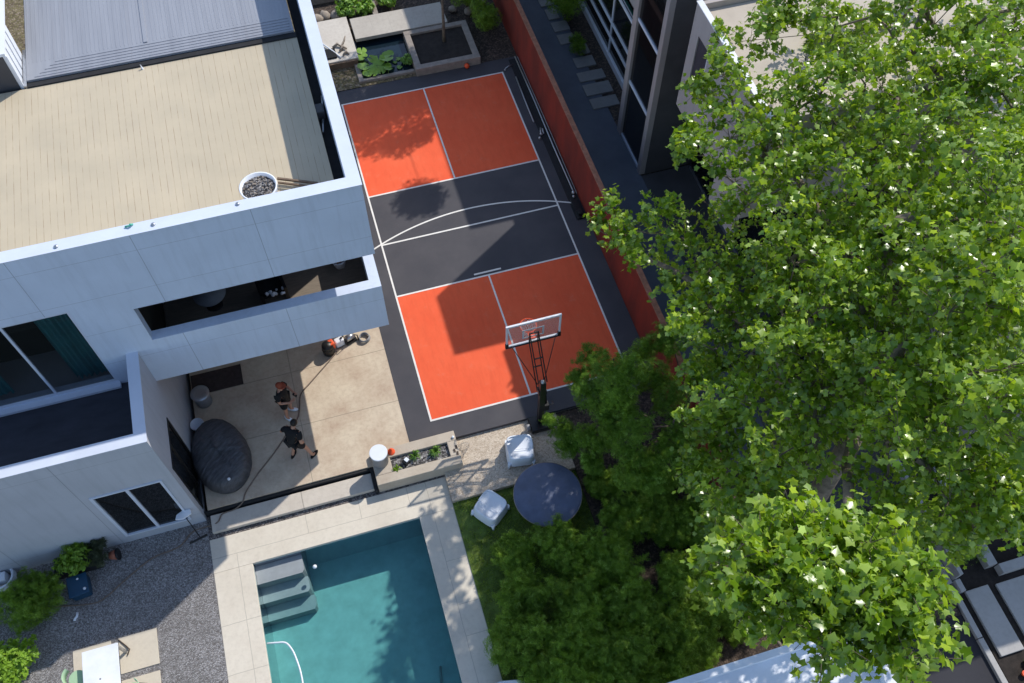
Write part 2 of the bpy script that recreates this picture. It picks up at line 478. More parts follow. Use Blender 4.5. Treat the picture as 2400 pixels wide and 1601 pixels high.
# ------------------------------------------------------------------ the setting
G = -0.30      # garden level
def sheet(name, x0, x1, y0, y1, z, m, th=.12):
    return struct(MB().box(x0, x1, y0, y1, z - th, z).build(name, m))
def slab_with_hole():
    b = MB()
    # ground with the pool and pond pits left open
    L = 260
    xs = [-L, -5.9, -.8, L]; ys = [-L, -13.3, -2.4, L]
    for i in range(3):
        for j in range(3):
            if i == 1 and j == 1: continue
            b.box(xs[i], xs[i+1], ys[j], ys[j+1], -.9, -.42)
    return b
struct(slab_with_hole().build('ground', M['groundc']))
# gravel yard
sheet('gravel_yard', -22, -6.72, -16, 1.2, G, M['gravel'], .1)
# patio, step, channels
sheet('patio', -6.60, -.77, -.92, 16.0, 0, M['patio'], .28)
sheet('channel_bed', -6.72, 0.0, -1.69, -.92, -.305, M['gravel_dark'], .1)
struct(MB().box(-6.58, -2.05, -1.56, -1.05, -.295, -.15).build('step', M['step'], bevel=.01))
b = MB()
b.box(-6.72, -.03, -2.67, -1.69, -.40, G)
b.box(-6.72, -5.68, -16, -2.67, -.40, G)
b.box(-1.03, -.03, -16, -2.67, -.40, G)
struct(b.build('pool_paving', M['deckpave'], bevel=.012))
# pool
b = MB()
x0, x1, y0, y1 = -5.68, -1.03, -13.0, -2.67
b.box(x0-.0, x1, y0, y1, -2.0, -1.70)
b.box(x0-.15, x0, y0, y1, -2.0, -.404); b.box(x1, x1+.15, y0, y1, -2.0, -.404)
b.box(x0-.15, x1+.15, y1, y1+.15, -2.0, -.404); b.box(x0-.15, x1+.15, y0-.15, y0, -2.0, -.404)
pool = struct(b.build('pool_basin', M['pool_floor']))
for k, (zt, ya) in enumerate(((-.58, -2.68), (-.96, -3.20), (-1.34, -3.63))):
    yb = (-3.20, -3.63, -4.03)[k]; xe = (-4.40, -4.38, -4.34, -4.28)[k]
    o = MB().prism([(-5.675, yb), (xe-.06, yb), (xe, yb+.08), (xe, ya), (-5.675, ya)], -1.69, zt).build('pool_step', M['pool_step'], pool)
struct(MB().box(x0+.002, x1-.002, y0+.002, y1-.002, -1.695, -.42).build('pool_water', M['water']))

# court
sheet('court_asphalt', -.77, 6.88, -.72, 14.12, 0.004, M['asphalt'], .25)
Wd, Ln, K = 6.10, 13.41, 4.57
b = MB()
for (ya, yb) in ((0, K), (Ln-K, Ln)): b.box(0, Wd, ya, yb, .0045, .008)
struct(b.build('court_paint', M['red']))
LW = .055
b = MB()
zz = (.0085, .0115)
def ln(xa, xb, ya, yb): b.box(xa, xb, ya, yb, *zz)
h = LW/2
ln(-h, h, -h, Ln+h); ln(Wd-h, Wd+h, -h, Ln+h)
for y in (0, K, Ln-K, Ln): ln(h, Wd-h, y-h, y+h)
ln(3.05-h, 3.05+h, h, K-h); ln(3.05-h, 3.05+h, Ln-K+h, Ln-h)
struct(b.build('court_lines', M['line']))
b = MB()
b.box(h, Wd-h, 6.705-h, 6.705+h, .0085, .0112)
arc = []
for i in range(49):
    x = -.72 + (7.35 - .62) * i / 48 + 0.0
    arc.append(x)
cx, yt, Rr = 3.20, 7.41, 8.05
pts = []
for i in range(50):
    x = -.70 + (6.80+.70) * i/49
    y = yt - (Rr - math.sqrt(Rr*Rr - (x-cx)**2))
    pts.append(Vector((x, y, 0)))
vs = []; fs = []
for i, p in enumerate(pts):
    t = (pts[min(i+1, 49)] - pts[max(i-1, 0)]).normalized(); n = Vector((-t.y, t.x, 0))
    vs += [p + n*h + Vector((0,0,.0142)), p - n*h + Vector((0,0,.0142))]
for i in range(49): fs.append((2*i, 2*i+1, 2*i+3, 2*i+2))
b.add(vs, fs)
b.box(2.60, 3.50, 4.68, 4.74, .0085, .0112)
struct(b.build('arc_line', M['line']))
# drainage channel with steel edge beside fence
sheet('drain_strip', 6.50, 6.86, 5.9, 14.0, .010, M['black_matte'], .004)
# sand, lawn, beds
sheet('sandy_ground', -.03, 9.2, -2.55, -.72, -.12, M['sand'], .3)
sheet('lawn', -.03, 12.0, -16, -2.30, -.27, M['turf'], .1)
sheet('garden_bed', 3.6, 12.0, -9.4, -.73, -.115, M['mulch'], .1)
# neighbour side passage
sheet('side_path', 7.05, 9.28, -4, 24, .0, M['path'], .25)
sheet('side_garden', 9.28, 16, 7.2, 24, -.01, M['mulch'], .2)
sheet('neighbour_terrace', 9.28, 22, -6, 7.15, .005, M['neigh_dark'], .2)
# driveway on the lower right
sheet('driveway', 7.2, 12.06, -22, -6.3, -.20, M['drive'], .1)
sheet('planting_bed_ground', 12.3, 20, -22, -5, -.19, M['soil'], .1)
# back garden ground
sheet('back_garden_ground', -24, 7.0, 14.12, 40, -.02, M['mulch'], .2)
sheet('back_yard_left', -24, -.9, 16.01, 40, -.005, M['moss'], .1)

# low walls of the beds beyond the kerb
b = MB(); b.box(12.24, 12.36, -8.54, -4.6, -.3, .38)
struct(b.build('bed_wall', M['kerb'], bevel=.01))
b = MB(); b.box(13.28, 13.55, -8.50, -4.8, -.3, .10); b.box(13.56, 17, -8.78, -8.52, -.3, .10)
struct(b.build('bed_edging', M['kerb'], bevel=.01))
# kerb
b = MB()
for (ya, yb) in ((-22, -14.3), (-14.28, -10.1), (-10.08, -8.76), (-8.60, -5)):
    b.box(12.06, 12.22, ya, yb, -.3, -.08)
struct(b.build('kerb', M['kerb'], bevel=.015))
b = MB()
b.box(12.42, 13.10, -10.66, -8.90, -.3, -.10)
b.box(13.32, 14.6, -10.9, -8.95, -.3, -.12)
b.box(12.24, 12.40, -8.90, -8.56, -.3, 0.02)
struct(b.build('concrete_slabs', M['kerb'], bevel=.015))

# ------------------------------------------------------------------ the main house
house = empty('house', (-6, 6, 0), 'white rendered two storey house with a beige flat roof, left of the orange court', 'house')
def part(b, name, m, parent=house, **k):
    o = b.build(name, m, None, **k)
    if parent is not None:
        o.parent = parent
        if parent.type == 'EMPTY': o.matrix_parent_inverse = Matrix.Translation(-Vector(parent.location))
    return o
YF, XE, ZB, ZT = 1.42, -.575, 3.35, 8.97
b = MB()
T = .27
b.box(-20, -11.2, YF, YF+T, ZB, ZT)
b.box(-11.2, -7.54, YF, YF+T, ZB, 3.75); b.box(-11.2, -7.54, YF, YF+T, 6.94, ZT)
b.box(-7.54, -6.25, YF, YF+T, ZB, ZT)
b.box(-6.25, XE, YF, YF+T, ZB, 5.15); b.box(-6.25, XE, YF, YF+T, 6.50, ZT)
# east wall
b.box(XE-T, XE, YF+T, 4.35, ZB, 5.15); b.box(XE-T, XE, YF+T, 4.35, 6.50, ZT)
b.box(XE-T, XE, 4.35, 13.5, ZB, ZT)
part(b, 'wall', M['plaster'])
# parapet caps sunlit
b = MB()
b.box(-20, XE+.015, YF-.015, YF+T+.02, ZT, ZT+.02); b.box(XE-T-.02, XE+.015, YF+T+.02, 13.5, ZT, ZT+.02)
part(b, 'parapet_cap', M['cap'])
b = MB(); b.box(-6.24, XE-T-.001, YF+T+.001, 4.34, ZB+.001, 3.65)
part(b, 'balcony_floor', M['room_floor'])
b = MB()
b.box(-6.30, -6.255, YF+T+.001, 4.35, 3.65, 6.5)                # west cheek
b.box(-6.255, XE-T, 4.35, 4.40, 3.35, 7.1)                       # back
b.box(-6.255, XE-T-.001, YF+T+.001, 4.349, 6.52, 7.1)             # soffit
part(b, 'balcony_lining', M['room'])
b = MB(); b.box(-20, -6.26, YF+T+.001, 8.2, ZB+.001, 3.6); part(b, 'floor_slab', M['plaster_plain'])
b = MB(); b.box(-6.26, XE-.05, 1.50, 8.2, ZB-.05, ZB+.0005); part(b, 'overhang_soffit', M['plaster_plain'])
b = MB(); b.box(-20, -1.10, YF+T+.001, 8.17, 7.12, 7.60); roofd = part(b, 'roof_deck', M['deck'])
b = MB(); b.box(-1.098, XE-T-.001, YF+T+.001, 13.4, 7.0, 7.30); part(b, 'gutter', M['black_matte'])
b = MB(); b.box(-7.95, -1.10, 8.172, 8.345, 7.0, 7.64); part(b, 'roof_gap_shade_strip', M['black_matte'])  # solid black strip standing in for the shade between the two roofs
# grey ribbed roof : real ribs
b = MB()
xs = np.arange(-7.90, -1.20, .105)
b.box(-7.95, -1.13, 8.35, 13.4, 7.45, 7.70)
for x in xs:
    ya = 8.98
    if x < -7.1: ya = 8.98 + 0
    if abs(x + 4.93) < .09: continue
    b.box(x, x+.022, ya, 13.38, 7.70, 7.705)
b.box(-4.985, -4.885, 8.95, 13.38, 7.70, 7.725)
for k in range(5):
    y = 8.42 + k*.11
    b.box(-7.75 + k*.13, -1.2, y, y+.026, 7.70, 7.712)
part(b, 'metal_roof', M['rib'])
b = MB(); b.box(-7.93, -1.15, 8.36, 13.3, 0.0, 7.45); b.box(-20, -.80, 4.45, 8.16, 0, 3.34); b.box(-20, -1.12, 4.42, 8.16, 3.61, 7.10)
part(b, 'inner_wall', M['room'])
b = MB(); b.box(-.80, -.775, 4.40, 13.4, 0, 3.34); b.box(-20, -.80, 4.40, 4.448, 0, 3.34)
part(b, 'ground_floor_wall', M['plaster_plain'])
# left upper box with ribbed white side
b = MB(); b.box(-16, -8.16, 8.30, 9.55, 7.0, 8.60); part(b, 'roof_tower', M['neigh_dark'])
b = MB()
for i in range(4): b.box(-8.159, -8.08, 8.30 + i*.32, 8.30 + i*.32 + .24, 7.45, 8.60)
b.box(-8.11, -8.05, 8.24, 8.298, 7.4, 8.60); b.box(-16, -8.07, 8.25, 13, 8.60, 8.68)
part(b, 'tower_cladding', M['white_metal'])
b = MB(); b.box(-8.05, -7.97, 8.20, 9.6, 7.2, 7.66); b.box(-8.02, -7.98, 9.1, 12.5, 7.50, 7.55); part(b, 'roof_flashing', M['silver'])
# upper window with curtains and room
win = part(MB().box(-11.2, -7.545, YF+.02, YF+.10, 3.755, 3.83).box(-11.2, -7.545, YF+.02, YF+.10, 6.87, 6.935)
           .box(-7.60, -7.545, YF+.02, YF+.10, 3.83, 6.87).box(-9.07, -9.01, YF+.025, YF+.09, 3.83, 6.87).box(-10.6, -10.54, YF+.025, YF+.09, 3.83, 6.87)
           .box(-11.2, -7.50, YF-.16, YF-.002, 3.66, 3.745), 'window', M['cap'])
o = MB().box(-11.2, -7.6, YF+.05, YF+.06, 3.83, 6.87).build('pane', M['glass'], win)
def curtain(xa, xb, y, za, zb, n=60, amp=.05, waves=7):
    b = MB(); vs = []; fs = []
    for i in range(n+1):
        t = i/n; x = xa + (xb-xa)*t
        yy = y + amp*math.sin(t*2*PI*waves) + .02*math.sin(t*31)
        vs += [(x, yy, za + .03*math.sin(t*40)), (x, yy*1.0, zb)]
    for i in range(n): fs.append((2*i, 2*i+2, 2*i+3, 2*i+1))
    b.add(vs, fs, 0, True); return b
curtain(-8.50, -7.62, YF+.36, 3.80, 6.9).build('curtain', M['curtain'], win)
curtain(-11.1, -10.0, YF+.36, 3.85, 6.9).build('curtain', M['curtain'], win)
b = MB().box(-9.0, -8.52, YF+.42, YF+.46, 6.42, 6.6); b.build('blind', M['curtain'], win)
b = MB(); b.box(-11.4, -7.3, YF+1.5, YF+1.55, 3.61, 7.1)
b.box(-7.35, -7.30, YF+.28, YF+1.5, 3.61, 7.1); b.box(-11.4, -7.35, YF+.28, YF+1.5, 7.0, 7.1)
part(b, 'room', M['room'])
# low front building
b = MB()
LX, LY, LZ = -6.72, -1.10, 4.80
b.box(-8.74, -20, LY, LY+T, -.40, 3.5); b.box(-8.74, -6.99, LY, LY+T, -.40, .18); b.box(-8.74, -6.99, LY, LY+T, 2.74, 3.5)
b.box(-7.06, -6.99, LY, LY+T, .18, 2.74)
b.box(-20, -6.99, LY, LY+T, 3.5, LZ)
b.box(-6.99, LX, LY, -.87, -.40, LZ); b.box(-6.99, LX, -.87, .62, 2.78, LZ); b.box(-6.99, LX, -.87, .62, -.40, .02)
b.box(-6.99, LX, .62, YF-.002, -.40, LZ); b.box(-6.99, LX, YF-.002, 4.39, -.40, ZB-.055)
part(b, 'lower_wall', M['plaster_low'])
b = MB(); b.box(-20, LX+.012, LY-.012, LY+T+.01, LZ, LZ+.02); b.box(-6.99-.01, LX+.012, LY+T+.01, YF-.003, LZ, LZ+.02)
part(b, 'lower_parapet_cap', M['cap'])
b = MB(); b.box(-20, -6.991, LY+T+.001, YF-.001, 3.45, 3.62); part(b, 'lower_roof', M['low_roof'])
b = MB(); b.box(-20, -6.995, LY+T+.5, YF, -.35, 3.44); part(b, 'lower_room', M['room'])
w2 = part(MB().box(-8.78, -8.70, LY-.03, LY+.06, .12, 2.78).box(-7.08, -7.02, LY-.03, LY+.06, .12, 2.78).box(-8.70, -7.08, LY-.03, LY+.06, .12, .19)
          .box(-8.70, -7.08, LY-.03, LY+.06, 2.72, 2.78).box(-7.93, -7.85, LY-.02, LY+.05, .19, 2.72), 'sliding_window', M['cap'])
MB().box(-8.70, -7.08, LY+.02, LY+.03, .19, 2.72).build('pane', M['glass_dark'], w2)
w3 = part(MB().box(LX-.06, LX+.02, -.87, -.80, .02, 2.78).box(LX-.06, LX+.02, .56, .62, .02, 2.78).box(LX-.06, LX+.02, -.80, .56, .02, .08)
          .box(LX-.06, LX+.02, -.80, .56, 2.72, 2.78).box(LX-.05, LX+.01, -.16, -.11, .08, 2.72), 'side_door', M['black'])
MB().box(LX-.03, LX-.02, -.80, .56, .08, 2.72).build('pane', M['glass_dark'], w3)
# balcony partition glass
part(MB().box(-6.1, -1.0, 4.30, 4.34, 3.66, 6.4), 'balcony_glazing', M['glass_dark'])

# ------------------------------------------------------------------ neighbour house
nb = empty('neighbour_house', (12, 6, 0), 'taupe neighbouring house with a tall glazed stair bay beyond the rust red fence', 'house')
def npart(b, name, m, **k): return part(b, name, m, nb, **k)
# tall bay
b = MB(); b.box(9.42, 14, 7.20, 7.35, 0, 9.4); npart(b, 'bay_side_wall', M['neigh_dark'])
b = MB(); b.box(9.9, 14, 7.36, 9.3, 0, 9.38); npart(b, 'stair_core', M['room'])
b = MB()
b.box(9.22, 9.42, 7.20, 7.44, 0, 9.4); b.box(9.22, 9.42, 9.16, 9.46, 0, 9.4); b.box(9.22, 14, 7.20, 9.46, 9.4, 9.55)
npart(b, 'bay_frame', M['neigh_post'], bevel=.01)
for z in (0.0, 2.46, 5.0, 7.5): npart(MB().box(9.27, 9.39, 7.44, 9.16, z, z+.11), 'bay_mullion', M['cap'])
b = MB(); b.box(9.31, 9.325, 7.44, 9.16, .11, 9.4); npart(b, 'bay_glass', M['glass_dark'])
b = MB(); b.box(9.6, 14, 9.3, 9.46, 0, 9.4); npart(b, 'bay_north_wall', M['neigh_dark'])
# north wing, low link then higher wing
b = MB()
b.box(10.4, 18, 9.47, 11.4, 3.1, 7.1); b.box(10.4, 18, 11.4, 24, 3.1, 8.87)
npart(b, 'wing_wall', M['neigh'])
b = MB(); b.box(10.9, 18, 9.47, 24, 0, 3.1); npart(b, 'wing_room', M['room'])
b = MB()
for z in (.92, 1.55, 2.9): b.box(10.15, 10.28, 9.5, 23, z, z+.10)
for y in (9.5, 13.05, 16.6): b.box(10.16, 10.27, y, y+.08, .2, 3.05)
npart(b, 'window_frame', M['white_metal'])
b = MB(); b.box(10.20, 10.215, 9.5, 23, .2, 3.05); npart(b, 'window_glass', M['glass_dark'])
b = MB(); b.box(10.28, 10.8, 11.55, 14.6, 2.2, 2.24); b.box(10.27, 10.30, 9.9, 12.6, 1.6, 2.9); npart(b, 'blind', M['mint'])
b = MB(); b.box(10.10, 10.55, 9.5, 22, .0, .28); npart(b, 'sill_ledge', M['white_metal'], bevel=.01)
# main cantilever
b = MB()
b.box(9.42, 9.55, 1.6, 4.93, 4.33, 7.22); b.box(9.42, 9.55, 4.93, 5.64, 4.33, 5.36)
b.box(9.42, 9.55, 5.64, 6.07, 4.33, 8.0); b.box(9.42, 9.55, 4.93, 5.64, 7.22, 8.0); b.box(9.42, 9.55, 1.6, 4.93, 7.22, 8.0)
b.box(9.55, 22, 5.94, 6.07, 4.33, 8.0); b.box(9.42, 22, 1.45, 1.6, 4.33, 8.0)
b.box(9.56, 22, 1.6, 5.93, 4.33, 4.6)
b.box(9.42, 9.55, 1.6, 3.1, 3.3, 4.325)
b.box(14.5, 22, -6.0, 1.44, 0, 8.0)  # unseen east block, added to shade the slabs beyond the kerb
npart(b, 'upper_wall_and_shade_block', M['neigh'])
b = MB(); b.box(9.46, 9.50, 4.93, 5.64, 5.36, 7.22); npart(b, 'slot_window', M['low_roof']); b = MB(); b.box(9.41, 9.46, 4.90, 4.94, 5.36, 7.22); npart(b, 'slot_frame', M['white_metal'])
b = MB(); b.box(9.40, 9.57, 1.44, 6.09, 8.0, 8.03); npart(b, 'coping', M['white_metal'])
b = MB(); b.box(9.56, 22, 1.6, 5.93, 7.5, 7.80); npart(b, 'roof', M['neigh_roof'])
b = MB(); b.box(11.1, 22, 1.6, 7.0, 0.01, 4.32); npart(b, 'lower_room', M['room'])
b = MB(); b.box(11.0, 11.06, 3.0, 7.0, 0.02, .10); b.box(10.98, 11.06, 5.2, 5.3, 0.02, 4.3); npart(b, 'door_track', M['silver'])
b = MB(); b.box(11.05, 11.09, -2.0, 7.0, .1, 4.3); npart(b, 'terrace_glass', M['glass_dark'])

# neighbouring pavers
for i, (xa, xb, ya, yb, dz) in enumerate([(8.73,9.76,10.60,11.12,0),(8.72,9.76,11.30,11.88,0),(8.72,9.74,12.05,12.55,0),(8.85,9.62,12.80,13.35,.0),(9.05,9.62,13.5,14.0,0),(8.66,9.3,14.2,14.75,0),(8.66,9.3,14.95,15.5,0),(8.66,9.1,15.68,16.3,0),(8.60,9.1,16.5,17.1,0)]):
    o = MB().box(xa, xb, ya, yb, -.02, .045).build('paving_slab', M['paver'], bevel=.012)
    labs = ['pale grey stepping slab nearest the tall glazed bay, first of the row', 'second grey stepping slab from the tall glazed bay', 'third grey stepping slab from the tall glazed bay', 'fourth stepping slab from the glazed bay, the small one below the hedge',
            'small grey stepping slab half under the hedge, fifth from the glazed bay', 'grey stepping slab left of the hedge, sixth from the glazed bay', 'grey stepping slab left of the hedge, seventh from the glazed bay', 'grey stepping slab left of the hedge, eighth from the glazed bay', 'topmost grey stepping slab of the row, farthest from the glazed bay']
    tag(o, labs[i], 'paving slab', 'stepping slabs in the side passage')

# rust red wall between the plots
fn = empty('boundary_wall', (6.95, 8, 0), 'long rust red painted boundary wall beside the court', 'wall')
part(MB().box(6.89, 7.02, -4.5, 24, -.3, 2.17), 'panel', M['fence'], fn)
part(MB().box(6.875, 7.045, -4.5, 24, 2.17, 2.20), 'capping', M['fence_cap'], fn)
# pipes at the foot of the wall
pp = empty('water_pipe', (6.77, 10, 0.1), 'long grey pipe lying along the foot of the rust red wall', 'pipe')
part(MB().tube([(6.76, 14.0, .10), (6.77, 11.5, .12), (6.75, 9.2, .10), (6.76, 7.05, .11)], .028, 8), 'pipe_run', M['silver'], pp)
part(MB().tube([(6.83, 13.9, .16), (6.84, 10.5, .17), (6.83, 6.9, .15)], .014, 6), 'cable', M['grey_plastic'], pp)
part(MB().ball((6.74, 7.0, .12), .07, 8, 6).ball((6.70, 6.85, .10), .05, 8, 6), 'fitting', M['silver'], pp)
o = MB().tube([(6.50, 13.0, .04), (6.47, 11.8, .04), (6.45, 10.6, .045)], .024, 8).build('steel_rod', M['silver']); tag(o, 'short grey rod on the dark drain strip beside the court', 'rod')
b = MB().tube([(6.60, 10.25, .05), (6.52, 10.0, .09), (6.55, 9.9, .05)], .03, 8).tube([(6.62, 9.95, .05), (6.63, 10.15, .10)], .028, 8).ball((6.42, 9.78, .06), .055, 8, 6).ball((6.52, 9.95, .06), .05, 8, 6)
o = b.build('tap_fitting', M['silver']); tag(o, 'cluster of grey tap fittings on the ground by the wall pipe', 'tap')
b = MB().tube([(6.25, 13.55, .03), (6.40, 13.62, .04), (6.55, 13.66, .03)], .025, 7).ball((6.22, 13.48, .04), .04, 8, 6)
o = b.build('hose_nozzle', M['silver']); tag(o, 'small grey nozzle at the top right corner of the court', 'nozzle')
# wall lamp post with black bracket near arc end
b = MB().box(6.55, 6.80, 5.9, 6.75, .012, .09).box(6.60, 6.72, 6.0, 6.2, .09, .2)
o = b.build('metal_plate', M['black'], bevel=.01); tag(o, 'black metal plate on the ground where the white arc ends', 'plate')

# white roofed garage below
gr = empty('garage', (4, -12, 0), 'white flat roofed outbuilding at the bottom edge, under the plane tree', 'building')
b = MB(); b.box(2.75, 7.47, -22, -9.57, 3.5, 3.78)
part(b, 'roof', M['white_roof'], gr)

b = MB(); b.box(2.6, 7.77, -9.57, -9.42, 3.3, 4.0); b.box(7.47, 7.77, -22, -9.57, 3.3, 4.0); b.box(2.6, 2.75, -22, -9.57, 3.3, 4.0)
part(b, 'parapet', M['white_roof'], gr)
b = MB(); b.box(2.64, 7.74, -22, -9.46, -.3, 3.3); part(b, 'wall', M['plaster_low'], gr)

# ------------------------------------------------------------------ figures
def skin_obj(name, V, Ed, rad, m, parent, sub=2):
    me = bpy.data.meshes.new(name); me.from_pydata(V, Ed, []); me.materials.append(m)
    o = bpy.data.objects.new(name, me); COL.objects.link(o)
    md = o.modifiers.new('skin', 'SKIN'); md.use_smooth_shade = True
    if not me.skin_vertices: me.attributes
    for i, r in enumerate(rad):
        sv = me.skin_vertices[0].data[i]
        sv.radius = r if isinstance(r, tuple) else (r, r); sv.use_root = (i == 0)
    s = o.modifiers.new('sub', 'SUBSURF'); s.levels = sub; s.render_levels = sub
    o.parent = parent
    return o

def person(loc, face, J, label, cap, shoe, phone=None):
    t = empty('person', loc, label, 'person', face)
    names = list(J.keys()); idx = {k: i for i, k in enumerate(names)}
    V = [J[k] for k in names]
    rad = dict(pelvis=(.115,.15), belly=(.10,.14), chest=(.115,.165), neck=.055, throat=.055, skull=(.085,.08), crown=(.082,.078), nose=.014,
               sl=.062, el=.043, wl=.028, pl=(.038,.018), sr=.062, er=.043, wr=.028, pr=(.038,.018),
               hl=.088, kl=.058, al=.040, fl=.036, hr=.088, kr=.058, ar=.040, fr=.036)
    Ed = [('pelvis','belly'),('belly','chest'),('chest','neck'),('neck','throat'),('throat','skull'),('skull','crown'),('skull','nose'),
          ('chest','sl'),('sl','el'),('el','wl'),('wl','pl'),('chest','sr'),('sr','er'),('er','wr'),('wr','pr'),
          ('pelvis','hl'),('hl','kl'),('kl','al'),('al','fl'),('pelvis','hr'),('hr','kr'),('kr','ar'),('ar','fr')]
    R0 = [rad[k] for k in names]; E0 = [(idx[a], idx[b]) for a, b in Ed]
    # fingers : short chains growing out of each palm
    for s in ('l', 'r'):
        p = Vector(J['p'+s]); wv = Vector(J['w'+s]); d = (p - wv).normalized(); up = Vector((0, 0, 1)); sd = d.cross(up)
        sd = sd.normalized() if sd.length > .2 else Vector((0, 1, 0)); dn = sd.cross(d).normalized() * -1
        for k, (off, L) in enumerate(((-.032, .062), (-.011, .074), (.011, .069), (.031, .055))):
            a = p + sd*off + d*.03; b2 = a + d*L*.5 - dn*.012; c2 = b2 + d*L*.35 - dn*.028
            i0 = len(V); V += [tuple(a), tuple(b2), tuple(c2)]; R0 += [.0095, .0085, .0075]
            E0 += [(idx['p'+s], i0), (i0, i0+1), (i0+1, i0+2)]
        a = wv + d*.025 + sd*.035; b2 = a + d*.03 + sd*.02; i0 = len(V); V += [tuple(a), tuple(b2)]; R0 += [.011, .009]
        E0 += [(idx['w'+s], i0), (i0, i0+1)]
    body = skin_obj('body', V, E0, R0, M['skin'], t)
    # head volume, eyes, ears as part of a face built on the skull
    sk = Vector(J['skull']); cr = Vector(J['crown']); up = (cr - sk).normalized(); ns = (Vector(J['nose']) - sk).normalized(); side = up.cross(ns).normalized()
    b = MB(); b.ball(sk + up*.03 - ns*.012, .112, 14, 10, sc=(.88, .80, 1.05))
    if cap:
        b.f = [f for f in b.f if sum(b.v[i][2] for i in f)/len(f) > sk.z + .035]; b.m = b.m[:len(b.f)]; b.sm = b.sm[:len(b.f)]
        b.lathe([(.10, 0), (.13, -.005), (.135, .004), (.10, .008)], c=tuple(sk + up*.045 + ns*.045), n=16, sx=1, sy=.8)
        b.ball(tuple(sk + up*.145), .014, 6, 4)
        h2 = b.build('cap', M['cap_cloth'], t)
    else:
        keep = []
        for i, f in enumerate(b.f):
            c = sum((Vector(b.v[j]) for j in f), Vector()) / len(f) - sk
            if not (c.dot(ns) > .03 and c.dot(up) < .06): keep.append(f)
        b.f = keep; b.m = b.m[:len(keep)]; b.sm = b.sm[:len(keep)]
        b.build('hair', M['hair'], t)
    for s in (-1, 1):
        MB().ball(sk + up*.012 + ns*.079 + side*.030*s, .011, 8, 6).build('eye', M['black_soft'], t)
    # clothing
    g = lambda k: Vector(J[k])
    sv = [tuple(g('pelvis') + Vector((0,0,.02))), J['belly'], J['chest'], tuple(g('neck') - Vector((0,0,.035)))]
    sr_ = [(.135,.175), (.125,.165), (.14,.19), .075]; se = [(0,1),(1,2),(2,3)]
    for s in ('l', 'r'):
        sh, el = g('s'+s), g('e'+s); i0 = len(sv)
        sv += [tuple(sh), tuple(sh.lerp(el, .72))]; sr_ += [.084, .074]; se += [(2, i0), (i0, i0+1)]
    skin_obj('shirt', sv, se, sr_, M['black_soft'], t)
    sv = [J['pelvis']]; sr_ = [(.14,.17)]; se = []
    for s in ('l', 'r'):
        hp, kn = g('h'+s), g('k'+s); i0 = len(sv)
        sv += [tuple(hp), tuple(hp.lerp(kn, .85))]; sr_ += [.115, .098]; se += [(0, i0), (i0, i0+1)]
    skin_obj('shorts', sv, se, sr_, M['black_soft'], t)
    for s in ('l', 'r'):
        a, f = g('a'+s), g('f'+s); d = (f - a); d.z = 0; d.normalize(); yaw = math.atan2(d.y, d.x)
        b = MB(); n = 14
        prof = []
        for k in range(n):
            an = 2*PI*k/n; prof.append((.145*math.cos(an) + .055, .048*math.sin(an)*(1.12 if math.cos(an) > 0 else .9)))
        rows = []
        zb = f.z - .035
        for sc_, z in ((1, 0), (1.03, .03), (.9, .055), (.55, .085)):
            rows.append([(x*sc_ + (0 if sc_ > .6 else -.04), y*sc_, z) for x, y in prof])
        vs = []
        for r_ in rows:
            for x, y, z in r_:
                vs.append((a.x + x*math.cos(yaw) - y*math.sin(yaw), a.y + x*math.sin(yaw) + y*math.cos(yaw), zb + z))
        fs = [tuple(range(n))[::-1], tuple(range(3*n, 4*n))]
        for i in range(3):
            for k in range(n): fs.append((i*n+k, i*n+(k+1) % n, (i+1)*n+(k+1) % n, (i+1)*n+k))
        b.add(vs, fs, 0, True); b.build('shoe', shoe, t)
    if phone:
        p = Vector(phone)
        b = MB(); b.box(-.005, .005, -.038, .038, -.075, .075)
        o = b.build('phone', M['black'], None)
        o.location = Vector(loc) + Matrix.Rotation(face, 3, 'Z') @ p; o.rotation_euler = (0, R(-40), face)
        tag(o, 'black phone held by the man in the rust red cap', 'phone')
    t.scale = (1.08, 1.08, 1.04)
    return t

P1 = dict(pelvis=(0,0,.93), belly=(.01,0,1.08), chest=(.02,0,1.30), neck=(.02,0,1.47), throat=(.035,0,1.54), skull=(.06,0,1.63), crown=(.055,0,1.71), nose=(.155,0,1.615),
          sl=(.02,.19,1.42), el=(.06,.26,1.14), wl=(.28,.14,1.13), pl=(.345,.09,1.16), sr=(.02,-.19,1.42), er=(.04,-.27,1.14), wr=(.26,-.16,1.06), pr=(.32,-.10,1.08),
          hl=(0,.095,.90), kl=(.05,.12,.50), al=(.0,.13,.09), fl=(.11,.15,.04), hr=(0,-.095,.90), kr=(.03,-.13,.50), ar=(-.01,-.15,.09), fr=(.10,-.18,.04))
person((-3.93, 1.40, 0), R(-28), P1, 'man in black with a rust red cap and white shoes, standing on the patio', True, M['white_plastic'], phone=(.385, .05, 1.21))
P2 = dict(pelvis=(-.02,0,.92), belly=(.01,0,1.07), chest=(.07,0,1.28), neck=(.13,0,1.44), throat=(.17,0,1.50), skull=(.23,0,1.56), crown=(.25,0,1.635), nose=(.315,0,1.51),
          sl=(.07,.19,1.40), el=(.01,.34,1.17), wl=(.16,.40,1.00), pl=(.22,.39,.96), sr=(.08,-.19,1.40), er=(-.03,-.29,1.16), wr=(.04,-.23,.94), pr=(.08,-.20,.88),
          hl=(-.02,.095,.89), kl=(.10,.13,.50), al=(-.10,.16,.09), fl=(.01,.18,.04), hr=(-.02,-.095,.89), kr=(.12,-.18,.50), ar=(.13,-.32,.09), fr=(.24,-.33,.04))
person((-3.86, -.02, 0), R(48), P2, 'dark haired man in black with black shoes, striding across the patio', False, M['black_soft'])

